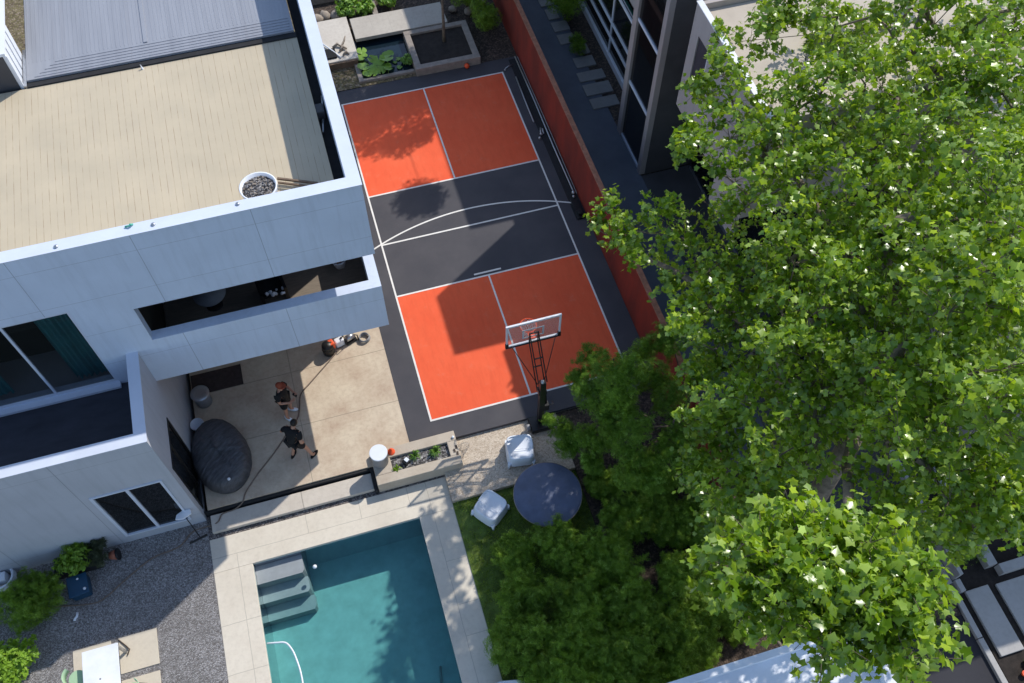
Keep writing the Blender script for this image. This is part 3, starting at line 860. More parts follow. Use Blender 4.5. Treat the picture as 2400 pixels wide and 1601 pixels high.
# ------------------------------------------------------------------ basketball hoop
hp = empty('basketball_hoop', (3.03, -.92, 0), 'black basketball hoop with a clear white-framed backboard over the court end line', 'basketball hoop')
def hpart(b, n, m, p=None, **k):
    o = b.build(n, m, None, **k); o.parent = p or hp
    o.matrix_parent_inverse = Matrix.Translation(-Vector(hp.location)); return o
X0, X1, YB = 2.30, 3.83, .07
b = MB()
f = .045
b.box(X0, X1, YB-.03, YB+.02, 3.905, 3.965); 
b.box(X0, X0+f, YB-.025, YB+.02, 2.96, 3.905); b.box(X1-f, X1, YB-.025, YB+.02, 2.96, 3.905); b.box(X0+f, X1-f, YB-.025, YB+.02, 2.96, 3.005)
hpart(b, 'backboard_frame', M['white_metal'])
hpart(MB().box(X0+f, X1-f, YB-.004, YB+.004, 3.006, 3.904), 'backboard', M['glass_clear'])
b = MB()
for bx in ((2.76, 2.81, 3.17, 3.58), (3.32, 3.37, 3.17, 3.58)): b.box(bx[0], bx[1], YB+.005, YB+.009, bx[2], bx[3])
b.box(2.81, 3.32, YB+.005, YB+.009, 3.53, 3.58); b.box(2.81, 3.32, YB+.005, YB+.009, 3.17, 3.215)
hpart(b, 'target_square', M['white_metal'])
b = MB(); b.box(X0-.02, X0+.07, YB-.045, YB+.03, 2.92, 3.12); b.box(X1-.07, X1+.02, YB-.045, YB+.03, 2.92, 3.12); b.box(X0+.07, X1-.07, YB-.05, YB+.03, 2.92, 2.958)
hpart(b, 'board_padding', M['black'], bevel=.008)
rc = (3.065, .52, 3.05); n = 28
ring = [(rc[0] + .225*math.cos(2*PI*i/n), rc[1] + .225*math.sin(2*PI*i/n), rc[2]) for i in range(n+1)]
b = MB().tube(ring, .012, 8, cap=False); b.box(2.98, 3.15, YB+.03, .30, 3.03, 3.045)
hpart(b, 'rim', M['orange'])
b = MB()
for i in range(12):
    for sgn in (-1, 1):
        pts = []
        for k in range(6):
            a = 2*PI*i/12 + sgn*k*.26; r_ = .215 - .020*k; pts.append((rc[0]+r_*math.cos(a), rc[1]+r_*math.sin(a), rc[2] - .085*k))
        b.tube(pts, .004, 4, cap=False)
hpart(b, 'net', M['white_plastic'])
b = MB()
def bar(a, c, w_=.035): b.tube([a, c], w_*.62, 4, smooth=False)
for x in (2.93, 3.17):
    bar((x, -.93, 2.34), (x, -.02, 3.52)); bar((x, -.86, 1.82), (x, -.02, 3.05))
bar((2.93, -.48, 2.92), (3.17, -.48, 2.92)); bar((2.93, -.02, 3.50), (3.17, -.02, 3.50)); bar((2.93, -.44, 2.43), (3.17, -.44, 2.43)); bar((2.93, -.02, 3.05), (3.17, -.02, 3.05))
bar((2.93, -.02, 3.05), (2.93, -.02, 3.52)); bar((3.17, -.02, 3.05), (3.17, -.02, 3.52))
b.tube([(2.98, -.80, 2.0), (2.42, -.02, 3.10)], .012, 6); b.tube([(3.12, -.80, 2.0), (3.68, -.02, 3.10)], .012, 6)
hpart(b, 'extension_arm', M['black'])
b = MB(); b.box(2.965, 3.135, -1.01, -.85, .02, 2.38); b.box(2.93, 3.17, -1.0, -.80, 1.75, 1.95)
hpart(b, 'pole', M['black'], bevel=.01)
b = MB(); b.tube([(3.20, -.93, .95), (3.20, -.62, 1.95)], .035, 8); b.box(3.13, 3.27, -1.0, -.84, .75, 1.05); b.tube([(3.27, -.92, .9), (3.42, -.92, .9), (3.42, -.80, .9)], .012, 6)
hpart(b, 'height_crank', M['black'])
hpart(MB().lathe([(.06, 0), (.07, .03), (.04, .07), (0, .08)], (3.05, -.93, 2.36), 14), 'pole_cap', M['silver'])
b = MB(); b.box(2.72, 3.38, -1.22, -.74, -.11, .06)
hpart(b, 'base', M['black'], bevel=.03)
b = MB()
for x in (2.60, ): b.tube([(x, -1.05, .06), (x+.10, -1.05, .06)], .10, 14)
hpart(b, 'wheel', M['grey_plastic'])

# ------------------------------------------------------------------ patio things
def off(o, loc, rz=0):
    o.location = loc; o.rotation_euler = (0, 0, rz); return o
# covered egg shaped lounger
t = empty('covered_daybed', (-5.98, .45, 0), 'large oval garden daybed under a wrinkled charcoal cover, against the wall', 'daybed', R(8))
b = MB(); n, kk = 72, 22; rng = random.Random(4); vs = []; fs = []
for i in range(kk+1):
    u = i/kk
    rr = math.cos((1-u)*PI/2*.98) if u < .6 else None
prof = [(1.0, .0), (1.03, .08), (1.02, .22), (1.0, .38), (.97, .50), (.90, .60), (.80, .66), (.66, .70), (.50, .72), (.34, .735), (.18, .742), (.0, .745)]
rows = []
for (r_, z) in prof:
    row = []
    for k in range(n):
        a = 2*PI*k/n
        fold = .006*math.sin(a*17 + 3*r_) * (1 if z < .6 else .3) + .004*math.sin(a*31+1)
        ry = 1.10*(1 + .04*math.sin(a)); x = .765*(r_+fold)*math.cos(a); y = ry*(r_+fold)*math.sin(a)
        zz_ = z*(1 + .10*math.sin(a)) + (.020*math.sin((x*1.2+y*.5)*26) * (r_ < .95)) + .012*math.sin(y*33+x*9)*(r_ < .85)
        row.append((x, y, max(.01, zz_)))
    rows.append(row)
for row in rows: vs += row
for i in range(len(rows)-1):
    for k in range(n): fs.append((i*n+k, i*n+(k+1) % n, (i+1)*n+(k+1) % n, (i+1)*n+k))
b.add(vs, fs, 0, True); b.build('cover', M['cover'], t)
b = MB(); b.ball((.05, -.93, .60), .045, 10, 8); b.build('toggle', M['white_plastic'], t)
b = MB().lathe([(.74, .01), (.76, .02), (.76, .05), (.72, .06)], n=40, sy=1.42); b.build('base', M['black'], t)
# tub behind it
o = MB().lathe([(.15, 0), (.19, .34), (.20, .36), (.185, .36), (.15, .05), (0, .04)], n=24).build('tub', M['white_plastic']); off(o, (-6.50, 1.62, 0)); tag(o, 'small pale tub half hidden behind the covered daybed', 'tub')
t = empty('drum', (-6.27, 2.50, 0), 'grey lidded drum standing by the house wall under the balcony', 'drum')
MB().lathe([(.21, 0), (.23, .02), (.25, .50), (.25, .52)], n=28).build('body', M['grey_plastic'], t)
MB().lathe([(.27, .50), (.275, .53), (.26, .555), (.10, .56), (0, .56)], n=28).build('lid', M['silver'], t)
o = MB().box(-6.58, -5.08, 2.78, 3.50, .003, .012).build('doormat', M['mat']); tag(o, 'dark brown mat on the patio beside the house wall', 'mat')
# white drum on planter
t = empty('paint_bucket', (-1.69, -.95, .20), 'tall white bucket with lid standing on the corner of the concrete planter', 'bucket')
MB().lathe([(.21, 0), (.22, .01), (.235, .56), (.24, .58)], n=32).build('body', M['grey_plastic'], t)
MB().lathe([(.25, .56), (.255, .60), (.245, .61)], n=32, smooth=False).build('lid', M['white_plastic'], t)
b = MB().lathe([(.11, 0), (.11, .015), (.075, .02), (.03, .20), (.02, .22), (0, .22)], n=18)
o = b.build('marker_cone', M['orange']); off(o, (-1.34, -.74, .20)); tag(o, 'small orange cone beside the white bucket on the planter', 'cone')
# concrete planter
t = empty('planter_trough', (-.7, -1.1, -.3), 'long sandy concrete planter trough at the corner of the patio', 'planter')
b = MB(); PX0, PX1, PY0, PY1 = -1.93, .53, -1.64, -.58; HX0, HX1, HY0, HY1 = -1.42, .25, -1.35, -.89
b.box(PX0, PX1, PY0, HY0, -.30, .20); b.box(PX0, PX1, HY1, PY1, -.30, .20); b.box(PX0, HX0, HY0, HY1, -.30, .20); b.box(HX1, PX1, HY0, HY1, -.30, .20)
o = b.build('trough', M['planter'], None, bevel=.018); o.parent = t; o.matrix_parent_inverse = Matrix.Translation(-Vector(t.location))
o = MB().box(HX0+.002, HX1-.002, HY0+.002, HY1-.002, -.2, .10).build('pebbles', M['pebble'], None); o.parent = t; o.matrix_parent_inverse = Matrix.Translation(-Vector(t.location))
o = MB().box(-2.04, -1.945, -1.66, -.93, -.29, -.05).build('metal_edging', M['black']); tag(o, 'black metal edging between the step and the planter', 'edging')
o = MB().box(-6.70, -2.05, -.99, -.93, -.295, -.05).build('patio_edging', M['black_matte']); tag(o, 'long black recessed edging strip along the patio front', 'edging')
t = empty('flower_pot', (-.98, -1.12, .10), 'white and black pot lying in the pebbles of the trough', 'pot', R(35))
MB().box(-.11, .06, -.09, .09, 0, .12).build('pot', M['black'], t, bevel=.01); MB().box(-.05, .055, -.06, .06, .121, .16).build('label_card', M['white_plastic'], t)
o = MB().lathe([(.035, 0), (.04, .05), (0, .055)], n=12).build('light_cap', M['white_plastic']); off(o, (.46, -.80, .20)); tag(o, 'tiny white cap on the end of the planter', 'light')
b = MB(); rng = random.Random(2)
for k in range(6):
    x = .40 + rng.uniform(-.03, .06); y = -1.05 - k*.05; b.quad([(x, y, .205), (x+.05, y-.02, .23), (x+.04, y-.08, .21), (x-.02, y-.05, .22)])
o = b.build('dead_leaf', M['bark_dark']); tag(o, 'dry brown leaves on the right end of the planter', 'leaves')

# hoses
def hose(name, pts, r, m, label, cat='hose'):
    P = [Vector(p) for p in pts]; out = []
    for i in range(len(P)-1):
        p0 = P[max(i-1, 0)]; p1 = P[i]; p2 = P[i+1]; p3 = P[min(i+2, len(P)-1)]
        for k in range(6):
            t_ = k/6; out.append(.5*((2*p1) + (p2-p0)*t_ + (2*p0-5*p1+4*p2-p3)*t_*t_ + (3*p1-p0-3*p2+p3)*t_**3))
    out.append(P[-1])
    o = MB().tube(out, r, 8).build(name, m); tag(o, label, cat); return o
hose('garden_hose', [(-1.90,3.30,.03),(-2.20,3.08,.025),(-2.57,2.75,.025),(-3.1,2.3,.025),(-3.50,1.93,.025),(-3.62,1.46,.025),(-3.74,1.15,.025),(-3.94,1.0,.025),(-4.25,.6,.025),(-4.62,.20,.025),(-5.1,-.25,.025),(-5.50,-.70,.025),(-5.64,-.97,.0),(-5.9,-1.06,-.12),(-6.25,-1.1,-.13),(-6.40,-1.3,-.13),(-6.66,-1.3,-.24),(-7.12,-1.32,-.275),(-7.55,-1.65,-.275),(-8.26,-1.76,-.275),(-8.99,-2.15,-.275),(-9.50,-2.47,-.275),(-9.9,-2.57,-.275),(-10.85,-2.37,-.275)], .019, M['hose'], 'long brown hose snaking across the patio past the two men and onto the gravel')
hose('pool_hose', [(-5.66,-4.86,-.46),(-5.4,-4.93,-.40),(-5.18,-5.0,-.40),(-5.05,-5.22,-.40),(-4.98,-5.5,-.40),(-4.93,-5.9,-.40),(-4.95,-6.4,-.40),(-5.1,-7.2,-.40)], .024, M['white_plastic'], 'white pool cleaner hose floating at the left edge of the pool')
o = MB().ball((-4.09, -3.20, -.42), .06, 10, 8).build('pool_float', M['white_plastic']); tag(o, 'small white float in the pool beside the steps', 'float')
o = MB().tube([(-1.46, -6.44, -1.62), (-1.55, -6.9, -1.62), (-1.6, -7.3, -1.62)], .03, 6).build('pool_drain_pipe', M['grey_plastic']); tag(o, 'thin pale pipe on the pool floor near the right wall', 'pipe')

# machines under the balcony
t = empty('wet_vacuum', (-2.42, 3.15, 0), 'black wet vacuum with an orange front, standing under the balcony', 'vacuum cleaner', R(20))
MB().lathe([(.15, 0), (.18, .03), (.19, .28), (.17, .33)], n=20).build('tank', M['black'], t)
MB().lathe([(.18, .33), (.17, .42), (.10, .47), (0, .48)], n=20).build('motor_head', M['black'], t)
MB().box(.06, .22, -.10, .12, .18, .46).build('front', M['orange'], t, bevel=.03)
MB().lathe([(.03, 0), (.03, .02), (0, .02)], c=(.14, 0, .46), n=12).build('knob', M['terracotta'], t)
t = empty('jerry_can', (-2.05, 3.33, 0), 'pale blue-white jerry can between the vacuum and the pump', 'jerry can', R(15))
MB().box(-.14, .14, -.10, .10, 0, .30).build('can', M['white_plastic'], t, bevel=.04); MB().lathe([(.03, .30), (.03, .34), (0, .34)], c=(.09, 0, 0), n=12).build('lid', M['black'], t)
t = empty('water_pump', (-1.72, 3.38, 0), 'black pressure pump with a silver motor, end of the brown hose', 'pump', R(20))
MB().box(-.17, .19, -.12, .12, 0, .10).build('base', M['black'], t, bevel=.02); MB().tube([(-.12, 0, .20), (.14, 0, .20)], .10, 16).build('motor', M['silver'], t)
MB().tube([(-.18, -.10, .08), (-.18, -.10, .42), (-.18, .10, .42), (-.18, .10, .08)], .014, 8).build('handle', M['black'], t); MB().tube([(.15, 0, .2), (.24, -.05, .16), (.2, -.16, .05)], .02, 7).build('outlet', M['black'], t)
b = MB(); pts = []
for i in range(80):
    a = 2*PI*i/20; r_ = .16 + .012*math.sin(i*.7); pts.append((r_*math.cos(a), r_*math.sin(a)*.9, .03 + .03*(i//20) + .01*math.sin(i)))
o = b.tube(pts, .016, 7).build('coiled_cable', M['grey_plastic']); off(o, (-1.28, 3.32, 0)); tag(o, 'coiled grey cable on the patio beside the court edge', 'cable')

# white brush head on a stand by the low building
t = empty('pool_brush', (-7.0, -1.45, G), 'white pool brush on a black pole leaning by the sliding window', 'pool brush')
MB().tube([(.06, -.10, .02), (-.02, .10, .60), (-.08, .24, 1.02)], .014, 8).build('pole', M['black'], t)
b = MB().prism([(-.30, .14), (-.10, .10), (.13, .20), (.12, .34), (-.08, .36), (-.26, .27)], 1.0, 1.05); b.build('head', M['white_plastic'], t, bevel=.012)
MB().tube([(-.24, -.18, .02), (.02, -.12, .02), (.25, -.06, .02)], .03, 8).build('foot_bar', M['black'], t)

# garden furniture -------------------------------------------------
t = empty('round_table', (2.50, -3.32, -.27), 'large round slate blue table on the lawn', 'table')
b = MB().lathe([(.90, .70), (.935, .705), (.935, .745), (.91, .757), (0, .757)], n=64); b.build('tabletop', M['tabletop'], t)
MB().lathe([(.936, .712), (.948, .716), (.948, .742), (.936, .744)], n=64).build('rim', M['stone_edge'], t)
for k in range(4):
    a = PI/4 + k*PI/2
    MB().tube([(.55*math.cos(a), .55*math.sin(a), 0), (.45*math.cos(a), .45*math.sin(a), .70)], .03, 8).build('leg', M['black'], t)
def stool(loc, rz, label):
    t = empty('garden_chair', loc, label, 'chair', rz, 'white moulded garden chairs on the lawn'); t.scale = (1.16, 1.16, 1.1)
    n = 10
    def sq(r, z, p=5.0, cnt=40):
        out = []
        for i in range(cnt):
            a = 2*PI*i/cnt; c, s = math.cos(a), math.sin(a)
            q = (abs(c)**p + abs(s)**p) ** (-1/p); out.append((r*q*c, r*q*s, z))
        return out
    rows = [sq(.350, .10), sq(.335, .30), sq(.312, .43), sq(.300, .452), sq(.275, .455), sq(.24, .430), sq(.17, .405), sq(.08, .395), sq(.001, .392)]
    vs = []; fs = []
    for r_ in rows: vs += r_
    c = 40
    for i in range(len(rows)-1):
        for k in range(c): fs.append((i*c+k, i*c+(k+1) % c, (i+1)*c+(k+1) % c, (i+1)*c+k))
    MB().add(vs, fs, 0, True).build('seat', M['white_plastic'], t)
    # low curved back and arm rim
    b = MB(); vs = []; fs = []
    pr = [p for p in sq(.315, 0, 5.0, 80)]
    sel = [p for p in pr if p[1] > -.05]
    for p in sel:
        hgt = .452 + .035*max(0, p[1]+.05)/.36
        vs += [(p[0], p[1], .44), (p[0]*1.02, p[1]*1.02, hgt), (p[0]*.92, p[1]*.92, hgt), (p[0]*.92, p[1]*.92, .44)]
    for i in range(len(sel)-1):
        for k in range(4): fs.append((4*i+k, 4*i+(k+1) % 4, 4*i+4+(k+1) % 4, 4*i+4+k))
    fs += [(0, 1, 2, 3), (4*len(sel)-1, 4*len(sel)-2, 4*len(sel)-3, 4*len(sel)-4)]
    b.add(vs, fs, 0, True).build('back', M['white_plastic'], t)
    for sx in (-1, 1):
        for sy in (-1, 1):
            MB().tube([(sx*.325, sy*.325, 0), (sx*.29, sy*.29, .22)], [.030, .055], 8).build('leg', M['white_plastic'], t)
    return t
stool((2.20, -1.72, -.12), R(-9), 'white garden chair on the sandy ground above the round table')
stool((.92, -3.10, -.27), R(-52), 'white garden chair turned diagonally on the lawn left of the round table')
stool((.02, -8.05, -.27), R(-12), 'white chair just showing at the bottom edge of the picture')

# lower left table, slabs and chairs
t = empty('outdoor_table', (-9.54, -5.1, G), 'rectangular white table on the gravel at the bottom left', 'table')
MB().box(-.44, .44, -1.06, 1.06, .715, .75).build('tabletop', M['white_roof'], t, bevel=.006)
MB().lathe([(.025, .75), (.02, .757), (0, .757)], c=(-.03, .28, 0), n=12).build('umbrella_plug', M['grey_plastic'], t)
for sx in (-1, 1):
    for sy in (-1, 1): MB().box(sx*.40-.03, sx*.40+.03, sy*1.0-.03, sy*1.0+.03, 0, .714).build('leg', M['silver'], t)
slabs = [(-9.31, -8.34, -4.63, -3.69, 'cream paving slab right of the white table, with half its face in shade'), (-9.31, -8.35, -5.80, -4.80, 'cream paving slab at the bottom edge, right of the white table'),
         (-10.46, -9.50, -4.63, -3.69, 'paving slab mostly hidden under the top left corner of the white table'), (-10.46, -9.50, -5.80, -4.80, 'paving slab left of the white table at the bottom edge')]
for x0_, x1_, y0_, y1_, lb in slabs:
    o = MB().box(x0_, x1_, y0_, y1_, -.31, -.272).build('paving_slab', M['slab'], bevel=.008); tag(o, lb, 'paving slab', 'slabs under the white table')
def mint_chair(loc, rz, label):
    t = empty('cafe_chair', loc, label, 'chair', rz, 'mint chairs at the white table')
    b = MB(); b.prism([(.21*math.cos(2*PI*i/28)*(1.0), .20*math.sin(2*PI*i/28)) for i in range(28)], .44, .465); b.build('seat', M['mint_pale'], t, bevel=.008)
    b = MB(); vs = []; fs = []
    for i in range(17):
        a = R(125) + R(110)*i/16; vs += [(.22*math.cos(a), .22*math.sin(a), .62), (.25*math.cos(a), .25*math.sin(a), .82), (.235*math.cos(a), .235*math.sin(a), .82), (.205*math.cos(a), .205*math.sin(a), .62)]
    for i in range(16):
        for k in range(4): fs.append((4*i+k, 4*i+(k+1) % 4, 4*i+4+(k+1) % 4, 4*i+4+k))
    b.add(vs, fs, 0, True).build('backrest', M['mint_pale'], t)
    for sx in (-1, 1):
        for sy in (-1, 1): MB().tube([(sx*.22, sy*.21, 0), (sx*.15, sy*.15, .44)], .012, 7).build('leg', M['black'], t)
mint_chair((-10.22, -4.55, G), R(0), 'mint green chair on the left of the white table')
mint_chair((-8.90, -5.25, G), R(180), 'mint green chair on the right of the white table')
o = MB().tube([(-9.30, -3.74, -.26), (-9.12, -3.95, -.24), (-9.03, -4.07, -.22), (-9.10, -4.2, -.24)], .018, 7).build('bent_rod', M['bark_dark']); tag(o, 'dark bent rod on the cream slab by the white table', 'rod')
o = MB().tube([(-10.38, -2.90, -.28), (-10.36, -2.86, -.27), (-10.30, -2.80, -.27), (-10.29, -2.70, -.27)], .035, 8).build('curved_offcut', M['white_plastic']); tag(o, 'small white curved piece lying on the gravel', 'offcut')
o = MB().tube([(-11.26, -.90, -.22), (-11.20, -1.0, -.24), (-11.12, -1.1, -.28)], .05, 8).build('downpipe_end', M['grey_plastic']); tag(o, 'grey pipe end at the foot of the low wall', 'pipe')
t = empty('storage_tub', (-10.12, -2.10, G), 'petrol blue square storage tub on the gravel by the pots', 'tub', R(6))
MB().box(-.24, .24, -.27, .27, .0, .36).build('body', M['blue_plastic'], t, bevel=.05); MB().box(-.26, .26, -.29, .29, .361, .39).build('lid', M['blue_plastic'], t, bevel=.02)
MB().lathe([(.045, .39), (.03, .41), (0, .41)], c=(.16, -.16, 0), n=10).build('knob', M['white_plastic'], t); MB().lathe([(.035, .39), (.025, .405), (0, .405)], c=(.02, .17, 0), n=10).build('knob', M['white_plastic'], t)
t = empty('hose_reel', (-12.10, -1.25, G), 'white hose reel at the left edge beside the low wall', 'hose reel')
b = MB()
for k in range(3):
    b.tube([(.30*math.cos(2*PI*i/24), .30*math.sin(2*PI*i/24), .10+.08*k) for i in range(25)], .04, 8, cap=False)
b.build('coil', M['white_plastic'], t); MB().box(-.14, .14, -.14, .10, .0, .36).build('drum', M['white_plastic'], t, bevel=.02)
o = MB().box(-10.75, -9.55, -1.65, -1.12, G, G+.25).build('planter_box', M['black_matte'], bevel=.02); tag(o, 'low black planter box against the low wall, holding the lime green plant', 'planter')
t = empty('terracotta_pot', (-9.28, -1.42, G), 'terracotta pot on its side near the sliding window', 'pot')
MB().tube([(-.05, .0, .14), (.16, -.02, .16)], [.10, .15], 16).build('body', M['terracotta'], t); MB().tube([(.15, -.02, .16), (.20, -.02, .165)], [.165, .165], 16).build('rim', M['black'], t)

# ------------------------------------------------------------------ roof and balcony things
pc = at(605, 437, 8.15)
t = empty('roof_planter', (pc.x, pc.y, 7.60), 'round white bowl of pebbles on the beige roof', 'planter')
MB().lathe([(.30, 0), (.36, .08), (.42, .50), (.435, .56), (.40, .56), (.38, .46), (.0, .46)], n=40).build('bowl', M['white_plastic'], t)
MB().lathe([(.375, .463), (.374, .472), (0, .473)], n=30).build('gravel_fill', M['pebble'], t)
b = MB(); rng = random.Random(7)
for k in range(230):
    a = rng.uniform(0, 2*PI); r_ = .37*math.sqrt(rng.random()); s_ = rng.uniform(.016, .034)
    b.ball((r_*math.cos(a), r_*math.sin(a), .475 + rng.uniform(-.005, .02)), s_, 6, 4, sc=(1, rng.uniform(.6, 1), .7), m=rng.choice((0, 0, 1)), smooth=False)
b.build('pebbles', [M['pebble'], M['rock']], t)
q1 = at(651, 422, 7.7); q2 = at(745, 433, 7.7)
o = MB().tube([q1 + Vector((0,.02,.03)), q2 + Vector((0,.02,.03))], .035, 4, smooth=False).tube([q1 + Vector((.0,-.10,.02)), q2 + Vector((-.1,-.06,.02))], .03, 4, smooth=False).build('timber_offcut', M['timber']); tag(o, 'weathered timber offcuts beside the roof planter', 'timber')
for p, lb in (((131, 578), 'round grey vent cap on the front parapet, leftmost'), ((359, 526), 'round grey vent cap on the front parapet beside the green bracket'), ((557, 478), 'round grey vent cap on the front parapet below the roof planter')):
    c = at(p[0], p[1], 9.0)
    o = MB().lathe([(.045, 0), (.045, .025), (.02, .035), (0, .035)], n=14).build('vent_cap', M['silver']); off(o, (c.x, min(c.y, 1.66), 8.99)); tag(o, lb, 'vent cap', 'vent caps on the front parapet')
c = at(305, 531, 9.0)
o = MB().tube([(-.10, .02, .02), (0, .0, .05), (.06, .05, .02)], .02, 7).ball((.02, .02, .05), .03, 8, 6).build('bracket', M['mint']); off(o, (c.x, min(c.y, 1.62), 8.99)); tag(o, 'small green bracket on the front parapet', 'bracket')
c = at(330, 152, 7.6)
o = MB().add([(0,0,0), (.06,0,0), (.01,.01,.15), (.04,-.05,.0)], [(0,1,2), (1,3,2), (3,0,2), (0,3,1)]).build('roof_marker', M['white_plastic']); off(o, (c.x, 8.10, 7.6)); tag(o, 'tiny white marker at the back edge of the beige roof', 'marker')
for p, q_, lb in (((754, 225), (757, 262), 'grey downpipe bracket in the dark roof gutter, upper one'), ((757, 280), (757, 310), 'pale rod in the dark roof gutter, lower one')):
    a = at(*p, 7.45); c = at(*q_, 7.45)
    o = MB().tube([a, c], .025, 6).build('gutter_rod', M['silver']); tag(o, lb, 'rod')
a = at(748, 258, 7.5)
o = MB().box(-.12, .12, -.16, .16, 0, .28).build('gutter_box', M['neigh_dark'], bevel=.03); off(o, (a.x, a.y, 7.30)); tag(o, 'dark box in the gutter behind the side parapet', 'box')
# balcony furniture
t = empty('balcony_table', (-4.93, 3.16, 3.65), 'round grey table in the shade of the balcony', 'table')
MB().lathe([(.42, .52), (.43, .54), (0, .545)], n=36).build('tabletop', M['grey_plastic'], t); MB().tube([(0, 0, 0), (0, 0, .52)], .04, 8).lathe([(.22, 0), (.2, .03), (0, .03)], n=20).build('leg', M['black'], t)
t = empty('balcony_chair', (-3.35, 3.02, 3.65), 'black chair on the balcony beside the sunlit floor patch', 'chair', R(8))
MB().box(-.30, .30, -.30, .30, .34, .42).build('seat', M['black_soft'], t, bevel=.02)
MB().box(-.36, -.28, -.34, .34, .0, .60).build('arm', M['black'], t); MB().box(.28, .36, -.34, .34, .0, .60).build('arm', M['black'], t); MB().box(-.28, .28, .26, .34, .2, .75).build('backrest', M['black_soft'], t)
b = MB(); rng = random.Random(9)
for k in range(10):
    b.ball((rng.uniform(-.25, .25), rng.uniform(-.12, .06), .46 + rng.uniform(-.02, .05)), rng.uniform(.03, .06), 7, 5, jit=.2, rng=rng)
o = b.build('crumpled_cloth', M['white_plastic']); off(o, (-3.28, 2.78, 3.65)); tag(o, 'crumpled pale cloth on the black balcony chair', 'cloth')
t = empty('balcony_pot', (-1.46, 3.50, 3.65), 'round white-rimmed pot at the right end of the balcony', 'pot')
MB().lathe([(.14, 0), (.21, .30), (.22, .33), (.19, .33), (.17, .28), (0, .27)], n=26).build('bowl', M['white_plastic'], t)
b = MB(); rng = random.Random(3)
for k in range(16): b.ball((rng.uniform(-.12, .12), rng.uniform(-.12, .12), .30), .035, 6, 4, m=k % 2, smooth=False)
b.build('dry_plant', [M['terracotta'], M['rock']], t)

# ------------------------------------------------------------------ pond garden at the top
def thing_mesh(b, name, m, label, cat, group=None, **k):
    return tag(b.build(name, m, **k), label, cat, group)
thing_mesh(MB().box(-.40, 1.05, 15.32, 17.70, .22, .35), 'concrete_platform', M['pond_slab'], 'pale square concrete platform beside the lily pond, with driftwood on it', 'platform', bevel=.012)
thing_mesh(MB().box(1.15, 4.75, 16.33, 17.53, .20, .35), 'boarded_walkway', M['walk'], 'long boarded concrete walkway behind the lily pond, half in shade', 'walkway', bevel=.012)
thing_mesh(MB().box(-.42, 1.0, 15.25, 15.31, .02, .30).box(-.42, 1.02, 15.5, 17.6, -.01, .215), 'platform_plinth', M['timber'], 'dark weathered plinth under the square platform', 'plinth')
b = MB()
b.box(.84, 1.02, 14.28, 15.25, -.3, .12); b.box(1.02, 2.95, 14.28, 14.42, -.3, .12)
struct(b.build('pond_edge', M['stone_edge'], bevel=.012))
struct(MB().box(1.02, 2.95, 14.42, 16.6, -.2, .03).build('pond_water', M['pond']))
struct(MB().box(-.5, .84, 14.12, 15.3, -.2, .03).build('mossy_plot', M['moss']))
struct(MB().box(-.5, 3.2, 14.12, 14.28, -.2, .02).build('rubble_strip', M['moss']))
t = empty('tree_planter', (4.2, 15.1, 0), 'square stone edged planter full of dark soil around the small tree', 'planter')
b = MB(); b.box(2.96, 5.44, 14.08, 14.31, 0, .35); b.box(2.96, 5.44, 16.03, 16.24, 0, .35); b.box(2.96, 3.19, 14.31, 16.03, 0, .35); b.box(5.21, 5.44, 14.31, 16.03, 0, .35)
o = b.build('edging', M['stone_edge'], None, bevel=.012); o.parent = t; o.matrix_parent_inverse = Matrix.Translation(-Vector(t.location))
o = MB().box(3.19, 5.21, 14.31, 16.03, 0, .26).build('soil', M['soil']); o.parent = t; o.matrix_parent_inverse = Matrix.Translation(-Vector(t.location))
rng = random.Random(5)
for i, (x, y, s, lb) in enumerate([(-.05, 18.1, .26, 'brown boulder left of the pond garden, by the white parapet'), (.30, 18.25, .24, 'pale boulder, second from the white parapet'), (.72, 18.15, .25, 'speckled boulder next to the bright green plants'), (5.2, 17.3, .16, 'small stone behind the tree planter, left one'), (5.75, 17.0, .18, 'flat stone behind the tree planter, right one'), (6.45, 17.3, .14, 'pale stone at the foot of the rust red wall')]):
    o = MB().ball((0, 0, 0), s, 12, 8, sc=(1.1, .9, .75), jit=.12, rng=rng).build('boulder', M['rock']); off(o, (x, y, s*.5), rng.random()*3); tag(o, lb, 'boulder', 'stones in the pond garden')
b = MB()
b.tube([(.22, 16.05, .40), (.42, 16.15, .45), (.55, 16.02, .40), (.70, 16.2, .50), (.78, 16.35, .58)], [.04, .06, .05, .04, .02], 7); b.tube([(.45, 15.8, .40), (.60, 15.95, .44), (.72, 15.85, .4)], [.05, .07, .03], 7); b.tube([(.52, 15.55, .38), (.66, 15.7, .42), (.74, 15.55, .38)], [.04, .06, .03], 7)
thing_mesh(b, 'driftwood', M['rock'], 'twisted pale driftwood pieces on the square platform', 'driftwood')
thing_mesh(MB().tube([(-.12, 16.35, .42), (.20, 15.85, .40), (.42, 15.45, .38)], .03, 8), 'white_rod', M['white_metal'], 'white rod lying across the corner of the square platform', 'rod')
thing_mesh(MB().box(-.15, .28, 15.5, 16.0, .352, .42), 'black_tray', M['black_soft'], 'black tray on the square platform by the parapet', 'tray')
thing_mesh(MB().box(-.6, 3.3, 19.15, 19.35, 0, .3).box(2.1, 2.3, 17.6, 19.1, 0, .28), 'garden_edging', M['stone_edge'], 'stone edging around the bright green plants at the top', 'edging')
t = empty('marker_ball', (4.88, 14.0, .02), 'small orange ball on the strip below the tree planter', 'ball')
MB().ball((0, 0, .10), .10, 16, 10).build('ball', M['orange'], t)

